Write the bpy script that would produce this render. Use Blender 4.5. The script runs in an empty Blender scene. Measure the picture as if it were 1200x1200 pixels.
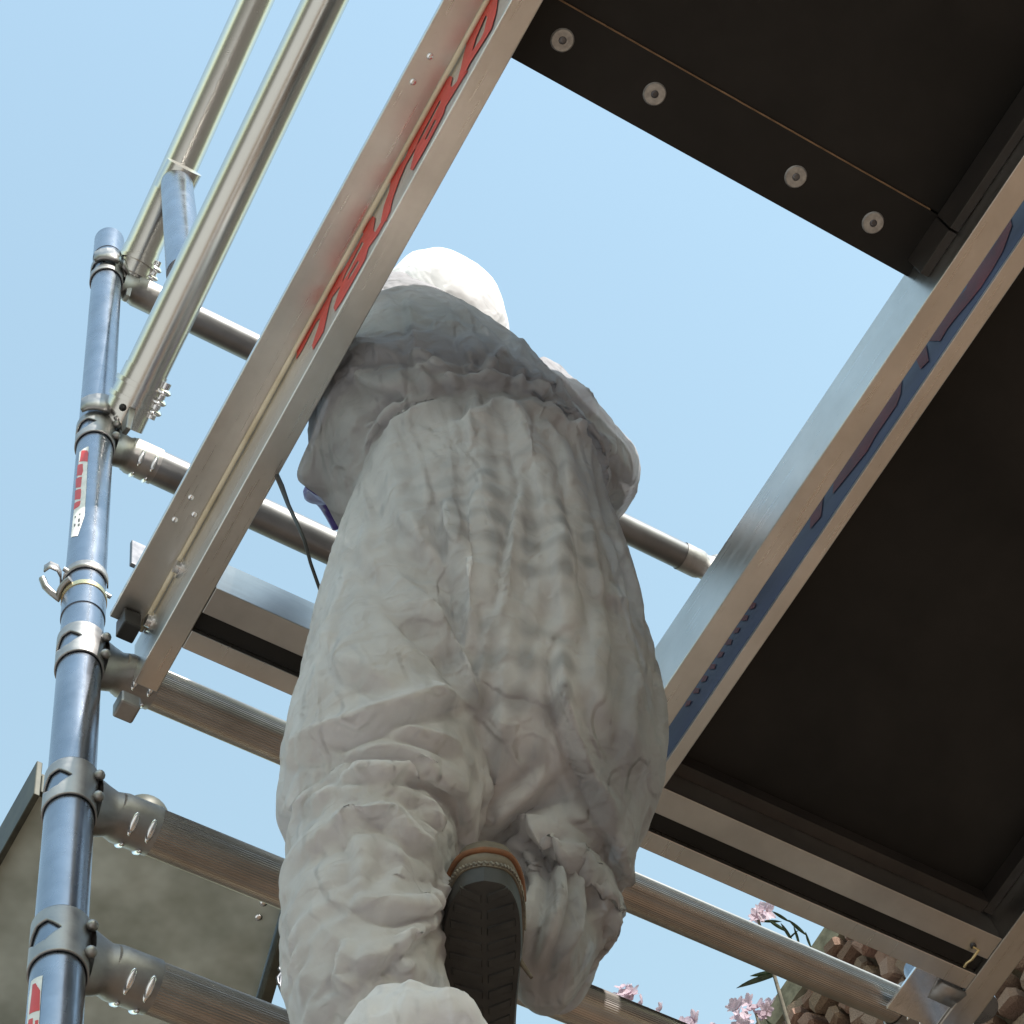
import bpy, bmesh, math, random
import numpy as np
from mathutils import Vector, Matrix, noise, geometry
from mathutils.bvhtree import BVHTree
random.seed(7)
S = bpy.context.scene
COL = S.collection

# ------------------------------------------------------------------ camera
CR = Matrix(((0.855671, -0.499139, -0.1367), (0.410635, 0.815596, -0.407654), (0.314968, 0.292684, 0.902846)))
CAM = Vector((0, 0, 1.6))
F = 2700.0
cd = bpy.data.cameras.new('camera'); cam = bpy.data.objects.new('camera', cd); COL.objects.link(cam)
cam.matrix_world = Matrix.Translation(CAM) @ Matrix((CR[0], -CR[1], -CR[2])).transposed().to_4x4()
cd.sensor_width = 36; cd.lens = 36 * F / 1200; cd.clip_start = 0.05; cd.clip_end = 3000
S.camera = cam

# ------------------------------------------------------------------ light
SUN = Vector((0.04, -0.82, 0.574)).normalized()
W = bpy.data.worlds.new('World'); S.world = W; W.use_nodes = True
wn = W.node_tree; bg = wn.nodes['Background']
sky = wn.nodes.new('ShaderNodeTexSky'); sky.sky_type = 'NISHITA'; sky.sun_disc = False
sky.sun_elevation = math.asin(SUN.z); sky.sun_rotation = math.atan2(SUN.x, SUN.y)
sky.air_density = 3.0; sky.dust_density = 0.6; sky.ozone_density = 2.0; sky.altitude = 50
wn.links.new(sky.outputs[0], bg.inputs[0]); bg.inputs[1].default_value = 0.15
sl = bpy.data.lights.new('sun', 'SUN'); so = bpy.data.objects.new('sun', sl); COL.objects.link(so)
sl.energy = 4.2; sl.angle = math.radians(0.5); sl.color = (1, 0.965, 0.92)
so.rotation_euler = SUN.to_track_quat('Z', 'Y').to_euler(); so.location = (20, 5, 60)
S.view_settings.view_transform = 'Standard'; S.view_settings.look = 'None'
S.view_settings.exposure = 0.98; S.view_settings.gamma = 1; S.view_settings.use_curve_mapping = False

# ------------------------------------------------------------------ helpers
def ray(x, y):
    v = Vector(((x - 600) / F, (y - 600) / F, 1.0))
    return CR.transposed() @ v
def at(x, y, ax, v):                       # point of the photograph on an axis-aligned plane
    d = ray(x, y); return CAM + d * ((v - CAM[ax]) / d[ax])
def on_plane(x, y, p0, n):
    d = ray(x, y); return CAM + d * ((p0 - CAM).dot(n) / d.dot(n))
def depth_of(p): return CR[2].dot(p - CAM)

def thing(name, label=None, cat=None, loc=(0, 0, 0), group=None):
    o = bpy.data.objects.new(name, None); COL.objects.link(o); o.location = loc
    o.empty_display_size = 0.05
    if label: o['label'] = label
    if cat: o['category'] = cat
    if group: o['group'] = group
    return o
def tag(o, label, cat, group=None):
    o['label'] = label; o['category'] = cat
    if group: o['group'] = group
    return o
WORLD_OFF = {}
def root_loc(p):
    v = Vector((0, 0, 0))
    while p is not None:
        v += p.location; p = p.parent
    return v
def link(name, me, mat, parent=None, smooth=False):
    o = bpy.data.objects.new(name, me); COL.objects.link(o)
    if mat is not None and len(me.materials) == 0: me.materials.append(mat)
    if parent is not None:
        o.parent = parent
        o.location = -root_loc(parent)          # meshes are given in world coordinates
    if smooth:
        for p in me.polygons: p.use_smooth = True
    return o
class MB:
    """collects shapes and links them as one mesh object"""
    def __init__(s): s.v = []; s.f = []; s.sm = []
    def add(s, vs, fs, smooth=False):
        n = len(s.v); s.v += [tuple(v) for v in vs]
        for f in fs: s.f.append(tuple(i + n for i in f)); s.sm.append(smooth)
        return s
    def build(s, name, mat, parent=None, bevel=0):
        me = bpy.data.meshes.new(name); me.from_pydata(s.v, [], s.f); me.update()
        me.polygons.foreach_set('use_smooth', s.sm)
        o = link(name, me, mat, parent)
        if bevel:
            m = o.modifiers.new('bevel', 'BEVEL'); m.width = bevel; m.segments = 2; m.limit_method = 'ANGLE'
            m.harden_normals = False
        return o
    def box(s, lo, hi):
        x0, y0, z0 = lo; x1, y1, z1 = hi
        v = [(x0, y0, z0), (x1, y0, z0), (x1, y1, z0), (x0, y1, z0), (x0, y0, z1), (x1, y0, z1), (x1, y1, z1), (x0, y1, z1)]
        return s.add(v, [(0, 3, 2, 1), (4, 5, 6, 7), (0, 1, 5, 4), (1, 2, 6, 5), (2, 3, 7, 6), (3, 0, 4, 7)])
    def hexa(s, v):
        return s.add(v, [(0, 3, 2, 1), (4, 5, 6, 7), (0, 1, 5, 4), (1, 2, 6, 5), (2, 3, 7, 6), (3, 0, 4, 7)])
    def tube(s, p0, p1, r0, r1=None, n=40, rib=0, cap=True, ribarc=None):
        p0 = Vector(p0); p1 = Vector(p1); r1 = r0 if r1 is None else r1
        t = (p1 - p0).normalized(); a = t.orthogonal().normalized() if abs(t.x) < 0.9 else Vector((0, 0, 1)).cross(t).normalized()
        b = t.cross(a); vs = []; fs = []
        for k, (p, r) in enumerate(((p0, r0), (p1, r1))):
            for i in range(n):
                th = 2 * math.pi * i / n
                q = r - (rib if (i % 2) else 0)
                vs.append(p + (a * math.cos(th) + b * math.sin(th)) * q)
        for i in range(n): fs.append((i, (i + 1) % n, n + (i + 1) % n, n + i))
        s.add(vs, fs, rib == 0)
        if cap:
            s.add(vs, [tuple(range(n - 1, -1, -1)), tuple(range(n, 2 * n))])
        return s
    def path(s, pts, rad, n=12, cap=True):
        pts = [Vector(p) for p in pts]; m = len(pts)
        rad = rad if hasattr(rad, '__len__') else [rad] * m
        vs = []; fs = []; a = None
        for i, p in enumerate(pts):
            t = (pts[min(i + 1, m - 1)] - pts[max(i - 1, 0)]).normalized()
            a = (t.orthogonal() if a is None else a - t * a.dot(t)).normalized(); b = t.cross(a)
            for k in range(n):
                th = 2 * math.pi * k / n
                vs.append(p + (a * math.cos(th) + b * math.sin(th)) * rad[i])
        for i in range(m - 1):
            for k in range(n):
                fs.append((i * n + k, i * n + (k + 1) % n, (i + 1) * n + (k + 1) % n, (i + 1) * n + k))
        s.add(vs, fs, True)
        if cap: s.add(vs[:n], [tuple(range(n - 1, -1, -1))]); s.add(vs[-n:], [tuple(range(n))])
        return s
    def ball(s, c, r, nu=16, nv=10, axes=None):
        c = Vector(c); r = Vector(r) if hasattr(r, '__len__') else Vector((r, r, r)); vs = []; fs = []
        A = axes or (Vector((1, 0, 0)), Vector((0, 1, 0)), Vector((0, 0, 1)))
        for j in range(1, nv):
            ph = math.pi * j / nv
            for i in range(nu):
                th = 2 * math.pi * i / nu
                vs.append(c + A[0] * (r.x * math.sin(ph) * math.cos(th)) + A[1] * (r.y * math.sin(ph) * math.sin(th)) + A[2] * (r.z * math.cos(ph)))
        top = len(vs); vs.append(c + A[2] * r.z); bot = len(vs); vs.append(c - A[2] * r.z)
        for j in range(nv - 2):
            for i in range(nu):
                fs.append((j * nu + i, (j + 1) * nu + i, (j + 1) * nu + (i + 1) % nu, j * nu + (i + 1) % nu))
        for i in range(nu):
            fs.append((top, i, (i + 1) % nu)); k = (nv - 2) * nu
            fs.append((bot, k + (i + 1) % nu, k + i))
        return s.add(vs, fs, True)

# ------------------------------------------------------------------ materials
def mat(name, col, rough=0.5, metal=0.0, spec=0.5):
    m = bpy.data.materials.new(name); m.use_nodes = True
    b = m.node_tree.nodes['Principled BSDF']
    b.inputs['Base Color'].default_value = (*col, 1); b.inputs['Roughness'].default_value = rough
    b.inputs['Metallic'].default_value = metal; b.inputs['Specular IOR Level'].default_value = spec
    return m, m.node_tree, b
def N(t, kind, **kw):
    n = t.nodes.new(kind)
    for k, v in kw.items():
        if k in n.inputs: n.inputs[k].default_value = v
        else: setattr(n, k, v)
    return n
def noise_col(t, b, c0, c1, scale=8, detail=6, stretch=(1, 1, 1), lo=0.35, hi=0.65, inp='Base Color', rough=0.6):
    tc = N(t, 'ShaderNodeTexCoord'); mp = N(t, 'ShaderNodeMapping'); mp.inputs['Scale'].default_value = stretch
    nz = N(t, 'ShaderNodeTexNoise'); nz.inputs['Scale'].default_value = scale; nz.inputs['Detail'].default_value = detail; nz.inputs['Roughness'].default_value = rough
    rp = N(t, 'ShaderNodeValToRGB')
    rp.color_ramp.elements[0].position = lo; rp.color_ramp.elements[1].position = hi
    rp.color_ramp.elements[0].color = (*c0, 1) if hasattr(c0, '__len__') else (c0, c0, c0, 1)
    rp.color_ramp.elements[1].color = (*c1, 1) if hasattr(c1, '__len__') else (c1, c1, c1, 1)
    t.links.new(tc.outputs['Object'], mp.inputs['Vector']); t.links.new(mp.outputs[0], nz.inputs['Vector'])
    t.links.new(nz.outputs['Fac'], rp.inputs['Fac']); t.links.new(rp.outputs['Color'], b.inputs[inp])
    return nz, rp, mp, tc
def bump(t, b, src, strength=0.3, dist=0.002, prev=None):
    bp = N(t, 'ShaderNodeBump'); bp.inputs['Strength'].default_value = strength; bp.inputs['Distance'].default_value = dist
    t.links.new(src, bp.inputs['Height'])
    if prev is not None: t.links.new(prev.outputs[0], bp.inputs['Normal'])
    t.links.new(bp.outputs[0], b.inputs['Normal']); return bp
def alu(name, c0, c1, r0, r1, stretch, scale=14, bmp=0.15):
    m, t, b = mat(name, c1, 0.3, 1.0)
    noise_col(t, b, c0, c1, scale, 5, (1, 1, 1), 0.3, 0.7)
    nz, _, _, _ = noise_col(t, b, r0, r1, 30, 6, stretch, 0.25, 0.75, 'Roughness')
    bump(t, b, nz.outputs['Fac'], bmp, 0.0006)
    return m
M = {}
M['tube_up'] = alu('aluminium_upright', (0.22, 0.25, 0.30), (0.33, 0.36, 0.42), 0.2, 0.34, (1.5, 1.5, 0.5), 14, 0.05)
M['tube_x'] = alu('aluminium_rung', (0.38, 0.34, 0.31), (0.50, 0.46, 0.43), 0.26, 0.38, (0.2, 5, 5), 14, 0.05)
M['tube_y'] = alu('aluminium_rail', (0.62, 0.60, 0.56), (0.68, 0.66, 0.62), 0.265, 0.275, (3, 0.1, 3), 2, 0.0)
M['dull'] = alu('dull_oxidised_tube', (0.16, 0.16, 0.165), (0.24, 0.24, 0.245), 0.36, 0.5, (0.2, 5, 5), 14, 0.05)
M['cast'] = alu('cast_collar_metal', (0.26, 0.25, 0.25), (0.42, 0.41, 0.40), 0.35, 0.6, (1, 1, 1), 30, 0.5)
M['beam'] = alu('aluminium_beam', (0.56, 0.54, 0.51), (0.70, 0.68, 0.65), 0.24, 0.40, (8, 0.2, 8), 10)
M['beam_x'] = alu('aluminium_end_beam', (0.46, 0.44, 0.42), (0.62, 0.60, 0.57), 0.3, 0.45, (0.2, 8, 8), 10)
M['bright'] = alu('bright_zinc', (0.75, 0.76, 0.78), (0.92, 0.92, 0.93), 0.12, 0.28, (2, 2, 2), 40)
M['brass'] = alu('yellow_zinc', (0.62, 0.50, 0.25), (0.8, 0.66, 0.38), 0.2, 0.4, (2, 2, 2), 40)
M['steel_dark'] = alu('dark_steel', (0.10, 0.10, 0.11), (0.2, 0.2, 0.21), 0.35, 0.55, (1, 1, 1), 30)
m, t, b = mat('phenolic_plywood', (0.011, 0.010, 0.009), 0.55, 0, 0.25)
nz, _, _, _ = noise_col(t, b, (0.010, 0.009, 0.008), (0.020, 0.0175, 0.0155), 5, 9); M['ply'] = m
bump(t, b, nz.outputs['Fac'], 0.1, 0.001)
m, t, b = mat('plywood_edge', (0.22, 0.13, 0.06), 0.7); noise_col(t, b, (0.14, 0.08, 0.04), (0.28, 0.17, 0.09), 60, 4, (1, 6, 1)); M['plyedge'] = m
m, t, b = mat('dark_brown_block', (0.03, 0.024, 0.02), 0.5); noise_col(t, b, (0.022, 0.018, 0.016), (0.04, 0.032, 0.027), 12, 6); M['block'] = m
m, t, b = mat('black_rubber', (0.012, 0.012, 0.012), 0.45); noise_col(t, b, (0.008, 0.008, 0.008), (0.02, 0.02, 0.02), 30); M['black'] = m
m, t, b = mat('screw_disc', (0.22, 0.21, 0.2), 0.45, 0.6); noise_col(t, b, (0.30, 0.29, 0.28), (0.46, 0.45, 0.43), 150); M['screw'] = m
m, t, b = mat('red_print', (0.55, 0.03, 0.02), 0.4); noise_col(t, b, (0.48, 0.024, 0.016), (0.60, 0.036, 0.024), 40); M['red'] = m
m, t, b = mat('dark_red_print', (0.16, 0.012, 0.015), 0.4); noise_col(t, b, (0.15, 0.015, 0.016), (0.26, 0.022, 0.02), 30); M['dred'] = m
m, t, b = mat('white_sticker', (0.72, 0.72, 0.7), 0.4); noise_col(t, b, (0.6, 0.6, 0.58), (0.75, 0.75, 0.73), 60); M['sticker_or_shade'] = m
m, t, b = mat('dark_print', (0.08, 0.08, 0.08), 0.5); noise_col(t, b, (0.06, 0.06, 0.06), (0.12, 0.12, 0.12), 60); M['ink'] = m
m, t, b = mat('cream_sun_gleam', (0.72, 0.62, 0.44), 0.4); noise_col(t, b, (0.64, 0.54, 0.37), (0.78, 0.69, 0.52), 25); M['cream'] = m

# ------------------------------------------------------------------ ground
m, t, b = mat('dry_ground', (0.16, 0.125, 0.09), 0.9, 0, 0.2)
nz, rp, mp, tc = noise_col(t, b, (0.120, 0.078, 0.052), (0.18, 0.120, 0.082), 0.8, 10)
bump(t, b, nz.outputs['Fac'], 0.5, 0.05); M['ground'] = m
m, t, b = mat('bare_earth', (0.08, 0.07, 0.055), 0.95, 0, 0.2)
nz, rp, mp, tc = noise_col(t, b, (0.05, 0.042, 0.036), (0.085, 0.07, 0.06), 0.5, 10)
bump(t, b, nz.outputs['Fac'], 0.6, 0.05); M['turf'] = m
g = MB().add([(-900, -900, 0), (900, -900, 0), (900, 900, 0), (-900, 900, 0)], [(0, 1, 2, 3)]).build('ground', M['turf'])
g['kind'] = 'structure'
pv = [(1.0 + (5.5 + 0.5 * math.sin(3 * a) + 0.3 * math.sin(7 * a + 1)) * math.cos(a), 1.0 + (5.5 + 0.5 * math.sin(3 * a) + 0.3 * math.sin(7 * a + 1)) * math.sin(a), 0.004) for a in [2 * math.pi * k / 96 for k in range(96)]]
g = MB().add(pv, [tuple(range(96))]).build('yard', M['ground']); g['kind'] = 'structure'
m, t, b = mat('pale_concrete', (0.4, 0.37, 0.33), 0.85, 0, .3); nz, _, _, _ = noise_col(t, b, (0.29, 0.275, 0.265), (0.40, 0.385, 0.37), 1.5, 9); bump(t, b, nz.outputs['Fac'], .3, .01); M['concrete'] = m
vs = []; fs = []; nh = 120
for k in range(nh):
    a = 2 * math.pi * k / nh; hh = 88 + 26 * noise.noise(Vector((math.cos(a) * 2.3, math.sin(a) * 2.3, 1))) + 9 * noise.noise(Vector((math.cos(a) * 9, math.sin(a) * 9, 4)))
    for (rr_h, zz_h) in ((300, -.5), (360, hh * .55), (430, hh), (560, -.5)): vs.append((rr_h * math.cos(a), rr_h * math.sin(a), zz_h))
for k in range(nh):
    for q in range(3): fs.append((k * 4 + q, ((k + 1) % nh) * 4 + q, ((k + 1) % nh) * 4 + q + 1, k * 4 + q + 1))
m, t, b = mat('added_hill_cover', (.05, .055, .035), .95, 0, .2); noise_col(t, b, (.035, .045, .025), (.085, .075, .05), .06, 10); M['added_hills'] = m
g = MB().add(vs, fs, True).build('added_hills', M['added_hills']); g['kind'] = 'structure'  # unseen ring, added to block yellow light from the low horizon
g = MB().add([(-14, -10, .008), (-.9, -10, .008), (-.9, 9, .008), (-14, 9, .008)], [(0, 1, 2, 3)]).build('pavement', M['concrete']); g['kind'] = 'structure'

# ------------------------------------------------------------------ scaffold end frames
XL, XR, YF = 0.4815, 1.752, 1.1675
RL, RR = 0.0254, 0.0254
def collar(frame, side, z, down=1, rivets=True):
    """pressed collar round the upright with an oval window and a saddle that runs into the rung"""
    x = XL if side > 0 else XR
    c = Vector((x, YF, z)); ro = 0.0260; h = 0.036
    nu, nv = 128, 48; vs = []; fs = []
    a0 = math.radians(205 if side > 0 else 335)           # middle of the window, on the side away from the rung
    for j in range(nv + 1):
        for i in range(nu):
            th = 2 * math.pi * i / nu
            dz = h * (2 * j / nv - 1)
            dth = (th - (0 if side > 0 else math.pi) + math.pi) % (2 * math.pi) - math.pi
            zz = dz * (1.0 + 0.25 * math.exp(-(dth / 0.7) ** 2))
            vs.append(c + Vector((ro * math.cos(th), ro * math.sin(th), zz)))
    for j in range(nv):
        for i in range(nu):
            th = 2 * math.pi * (i + .5) / nu; dz = h * (2 * (j + .5) / nv - 1)
            d = abs((th - a0 + math.pi) % (2 * math.pi) - math.pi) * ro
            # heart-shaped window: tall to the left, pointed towards the rung
            hh = 0.016 * (1 - max(0, (d - 0.006)) / 0.014) if d < 0.020 else 0
            if abs(dz) < hh: continue
            fs.append((j * nu + i, j * nu + (i + 1) % nu, (j + 1) * nu + (i + 1) % nu, (j + 1) * nu + i))
    o = MB().add(vs, fs, True).build('collar', M['cast'], frame)
    md = o.modifiers.new('thickness', 'SOLIDIFY'); md.thickness = 0.0024; md.offset = 1
    sd = MB(); n = 28; rings = []
    prof = [(0.026, 0.024, 0.046), (0.036, 0.022, 0.040), (0.046, 0.022, 0.031), (0.056, 0.0272, 0.0272), (0.095, 0.0272, 0.0272)]
    for dx, ry, rz in prof:
        rings.append([c + Vector((side * dx, ry * math.cos(2 * math.pi * k / n), rz * math.sin(2 * math.pi * k / n))) for k in range(n)])
    vs = [p for r in rings for p in r]
    fs = [(i * n + k, i * n + (k + 1) % n, (i + 1) * n + (k + 1) % n, (i + 1) * n + k) for i in range(len(prof) - 1) for k in range(n)]
    if side < 0: fs = [f[::-1] for f in fs]
    o2 = sd.add(vs, fs, True).build('saddle', M['cast'], frame)
    if rivets:
        for dz in (0.021, -0.021):
            for ang in (-52,):
                th = math.radians(ang if side > 0 else 180 - ang)
                p = c + Vector((0.0325 * math.cos(th), 0.0325 * math.sin(th), dz))
                MB().ball(p, 0.0062, 12, 8).build('rivet', M['cast'], o)
        # crimp dents on the socket, near the upright
        for dx in (0.066, 0.086):
            for th in (math.radians(-118), math.radians(-40)):
                p = c + Vector((side * dx, 0.0262 * math.cos(th) * (1 if True else 1), 0.0262 * math.sin(th)))
                rad = Vector((0, math.cos(th), math.sin(th))); tan = Vector((0, -math.sin(th), math.cos(th)))
                MB().ball(p, (0.0042, 0.0135, 0.0032), 14, 8, (Vector((1, 0, 0)), tan, rad)).build('crimp', M['bright'], o2)
    return o
def rung(frame, z, ribbed=True, z1=None):
    mb = MB().tube((XL + 0.05, YF, z), (XR - 0.05, YF, z if z1 is None else z1), 0.0256, n=120 if ribbed else 40, rib=0.00045 if ribbed else 0)
    return mb.build('rung', M['tube_x'] if ribbed else M['dull'], frame)

low = thing('scaffold_frame', 'lower aluminium scaffold ladder frame with ribbed rungs behind the climber\'s legs', 'scaffold frame', (1.1, YF, 0))
JZ = 4.153
for x in (XL, XR):
    MB().tube((x, YF, 0.03), (x, YF, JZ - 0.004), RL, n=48).build('upright', M['tube_up'], low)
    MB().tube((x, YF, 0.0), (x, YF, 0.03), 0.045, n=32).build('foot', M['black'], low)
for z in (4.01, 3.695, 3.42, 3.12, 2.82, 2.52, 2.22, 1.92, 1.62, 1.32, 1.02, 0.72, 0.42):
    rung(low, z)
    for sgn in (1, -1):
        if z > 2.5: collar(low, sgn, z, rivets=(z > 3.0))
up = thing('scaffold_frame', 'upper aluminium scaffold frame standing on the joint above the platform, round topped upright', 'scaffold frame', (1.1, YF, JZ))
XU = 1.835
for x in (XL, XU):
    MB().tube((x, YF, JZ), (x, YF, 5.58), 0.0254, 0.0250, n=48).build('upright', M['tube_up'], up)
    MB().tube((x, YF, 5.50), (x, YF, 5.605), 0.0262, n=40).build('cap', M['tube_up'], up)
    MB().tube((x, YF, JZ - 0.004), (x, YF, JZ + 0.006), 0.0278, n=48).build('joint_ring', M['brass'], up)
    MB().tube((x, YF, JZ - 0.05), (x, YF, JZ - 0.004), 0.0268, n=48).build('sleeve', M['tube_up'], up)
for z in (4.675, 5.405):
    rung(up, z, False)
    for sgn in (1, -1): collar(up, sgn, z, rivets=(z < 5))

# spring clip with curled ends at the joint of the left upright
def clip(z0):
    r = thing('locking_clip', 'small bent metal locking clip hooked round the left upright above its joint ring', 'clip', (XL, YF, z0))
    mb = MB()
    def strip(pts, h, dz=0):
        vs = []; fs = []
        for p in pts:
            p = Vector(p); vs += [p + Vector((0, 0, -h / 2)), p + Vector((0, 0, h / 2))]
        for i in range(len(pts) - 1): fs.append((2 * i, 2 * i + 2, 2 * i + 3, 2 * i + 1))
        o = MB().add(vs, fs, True).build('spring_band', M['cast'], r)
        m = o.modifiers.new('t', 'SOLIDIFY'); m.thickness = 0.002; m.offset = 0
    arc = [(XL + 0.0272 * math.cos(a), YF + 0.0272 * math.sin(a), z0) for a in [math.radians(q) for q in range(-20, -215, -12)]]
    e = Vector(arc[-1]); d = Vector((-0.75, 0.1, 0)); nrm = Vector((-0.3, -0.9, 0))
    curl = [e + Vector((-0.004, -0.002, 0)), e + Vector((-0.009, -0.012, 0)), e + Vector((-0.016, -0.018, 0)), e + Vector((-0.026, -0.018, 0)), e + Vector((-0.030, -0.010, 0))]
    strip(arc + curl, 0.018)
    z1 = z0 - 0.040
    arc2 = [(XL + 0.030 * math.cos(a), YF + 0.030 * math.sin(a), z1) for a in [math.radians(q) for q in range(-150, -215, -12)]]
    e = Vector(arc2[-1])
    curl2 = [e + Vector((-0.012, -0.002, 0.004)), e + Vector((-0.020, -0.002, 0.012)), e + Vector((-0.026, -0.004, 0.026))]
    vs = [Vector(p) for p in arc2] + curl2
    MB().path(vs, 0.0045, 8).build('spring_end', M['cast'], r)
    MB().tube((XL - 0.032, YF - 0.006, z0), (XL + 0.03, YF - 0.01, z0 - 0.03), 0.003, n=8).build('pin', M['cast'], r)
clip(4.205)

# printed stickers wrapped on the left upright
def on_upright(x, y, r):
    d = ray(x, y); o = CAM - Vector((XL, YF, 0))
    a = d.x ** 2 + d.y ** 2; bq = o.x * d.x + o.y * d.y; c = o.x ** 2 + o.y ** 2 - r * r
    q = bq * bq - a * c
    t = (-bq - math.sqrt(max(q, 0))) / a
    p = CAM + d * t
    k = Vector((p.x - XL, p.y - YF, 0)).normalized() * r
    return Vector((XL + k.x, YF + k.y, p.z))
def upright_patch(name, rows, material, parent, r):
    """rows: (y_left, x_left, y_right, x_right) photograph rows"""
    vs = []; fs = []; n = 8
    for (xl, yl, xr, yr) in rows:
        a = on_upright(xl, yl, r); c = on_upright(xr, yr, r)
        t0 = math.atan2(a.y - YF, a.x - XL); t1 = math.atan2(c.y - YF, c.x - XL)
        t0 %= 2 * math.pi; t1 %= 2 * math.pi
        for i in range(n + 1):
            th = t0 + (t1 - t0) * i / n; z = a.z + (c.z - a.z) * i / n
            vs.append((XL + r * math.cos(th), YF + r * math.sin(th), z))
    for j in range(len(rows) - 1):
        for i in range(n): fs.append((j * (n + 1) + i, (j + 1) * (n + 1) + i, (j + 1) * (n + 1) + i + 1, j * (n + 1) + i + 1))
    return MB().add(vs, fs, True).build(name, material, parent)
upr_u = [o for o in up.children if o.name.startswith('upright')][0]
upr_l = [o for o in low.children if o.name.startswith('upright')][0]
upright_patch('sticker_or_shade', [(93, 530, 104, 523), (91.5, 550, 102.5, 545), (88.5, 580, 101, 575), (85, 612, 99, 605), (83, 630, 91, 628)], M['sticker_or_shade'], upr_u, 0.0258)
for rows in ([(95.5, 528, 102.5, 528), (93.5, 540, 103.5, 531), (92, 541.5, 102.5, 541)],
             [(91, 545, 97, 543.5), (89.8, 557, 97.3, 552), (89.5, 558, 95.7, 557)],
             [(89, 561, 96, 558.5), (88.5, 571, 95.2, 567), (88.3, 572, 94.5, 571)],
             [(88, 575, 95, 572.5), (87.5, 585, 94.7, 581), (87.3, 586, 94, 585)],
             [(87, 590, 94.5, 586.5), (86.3, 597, 93.5, 592), (86.3, 597.5, 91, 594.5)]):
    upright_patch('printed_letter', rows, M['red'], upr_u, 0.0260)
for rows in ([(92.5, 602, 94.5, 601), (92.3, 604, 94.3, 603)], [(91.5, 608, 94, 607), (91.3, 612, 93.7, 611)], [(91, 614, 93.8, 613), (91, 617, 93.5, 616)], [(87.5, 605, 89, 604.5), (87.4, 607, 88.9, 606.5)], [(86.8, 614, 88.5, 613.5), (86.7, 617, 88.4, 616.5)]):
    upright_patch('printed_mark', rows, M['ink'], upr_u, 0.0260)
upright_patch('sticker_or_shade', [(36.5, 1150, 50, 1143), (33.5, 1170, 48, 1165), (31.5, 1200, 46, 1197), (28, 1230, 44, 1228)], M['sticker_or_shade'], upr_l, 0.0258)
for rows in ([(38, 1154, 41.5, 1152), (37, 1164, 47, 1160.5), (34, 1189, 46.5, 1184)], [(33.5, 1195, 38.5, 1193), (31, 1210, 38, 1208)], [(41, 1196, 45, 1195), (40, 1215, 44, 1213)]):
    upright_patch('printed_letter', rows, M['red'], upr_l, 0.0260)

# ------------------------------------------------------------------ guard rails
def rail(label, a, bpt, r, claw_dir):
    a = Vector(a); bpt = Vector(bpt); d = (bpt - a).normalized()
    rr = thing('guard_rail', label, 'guard rail', a, 'guard rails on the left side of the scaffold')
    MB().tube(a + d * 0.01, bpt, r, n=48).build('rail_tube', M['tube_y'], rr)
    # snap claw: ribbed sleeve, two jaws round the upright, trigger
    MB().tube(a - d * 0.012, a + d * 0.075, r * 1.07, r * 1.04, n=40).build('sleeve', M['tube_y'], rr)
    for q in (0.022, 0.046):
        MB().tube(a + d * q, a + d * (q + 0.007), r * 1.16, n=40).build('sleeve_rib', M['tube_y'], rr)
    up_ = Vector((0, 0, 1)); side = d.cross(up_).normalized()
    c = Vector((XL, YF, 0)); 
    for sgn, h in ((1, 0.0), (-1, 0.0)):
        pts = []
        for k in range(5):
            th = math.radians(-75 + sgn * (8 + 17 * k))
            pts.append(Vector((XL + 0.036 * math.cos(th), YF + 0.036 * math.sin(th), a.z - 0.004)))
        vs = []; fs = []
        for i, p in enumerate(pts):
            hh = 0.030 * (1 - 0.075 * i)
            vs += [p + Vector((0, 0, -hh)), p + Vector((0, 0, hh))]
        for i in range(len(pts) - 1): fs.append((2 * i, 2 * i + 2, 2 * i + 3, 2 * i + 1))
        o = MB().add(vs, fs, True).build('claw_jaw', M['cast'], rr)
        m_ = o.modifiers.new('t', 'SOLIDIFY'); m_.thickness = 0.006; m_.offset = 0
    # wedge-shaped lug below the jaw
    lug = a + Vector((0.0, -0.012, -0.03))
    MB().hexa([lug + Vector(v) for v in ((-0.006, -0.02, 0.03), (0.006, -0.02, 0.03), (0.006, 0.01, 0.03), (-0.006, 0.01, 0.03), (-0.004, -0.004, -0.05), (0.004, -0.004, -0.05), (0.004, 0.012, -0.04), (-0.004, 0.012, -0.04))][::-1]).build('claw_lug', M['cast'], rr, 0.002)
    MB().ball(a + side * 0.0 + Vector((-0.012, -0.02, -0.024)), 0.006, 10, 7).build('claw_pin', M['black'], rr)
    tp = a + d * 0.03 - side * 0.032 + Vector((0, 0, -0.016))
    tg = MB()
    for k in range(3):
        q = tp + d * (0.016 * k)
        tg.ball(q, (0.013, 0.006, 0.012), 12, 8)
    tg.tube(tp - d * 0.012, tp + d * 0.045, 0.007, n=14)
    tg.build('trigger', M['bright'], rr)
    return rr
ru = rail('upper bare aluminium guard rail on the left, nearer the top of the upright', at(146, 338, 0, 0.520), at(352, -115, 0, 0.535), 0.0312, 1)
rl = rail('lower bare aluminium guard rail on the left, gripping the upright at its middle clamp', at(146, 488, 0, 0.512), at(446, -135, 0, 0.512), 0.0312, 1)
# diagonal brace welded under the upper rail
b0 = at(207, 214, 0, 0.5235); b1 = at(215, 300, 0, 0.508)
d = (b1 - b0); br = MB().tube(b0, b1 + d * 0.22, 0.0275, n=40).build('brace', M['tube_up'], ru)
MB().tube(b0 + Vector((0, -0.03, 0.004)), b0 + Vector((0, 0.02, -0.004)), 0.0322, n=40).build('weld_band', M['tube_y'], ru)

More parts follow.
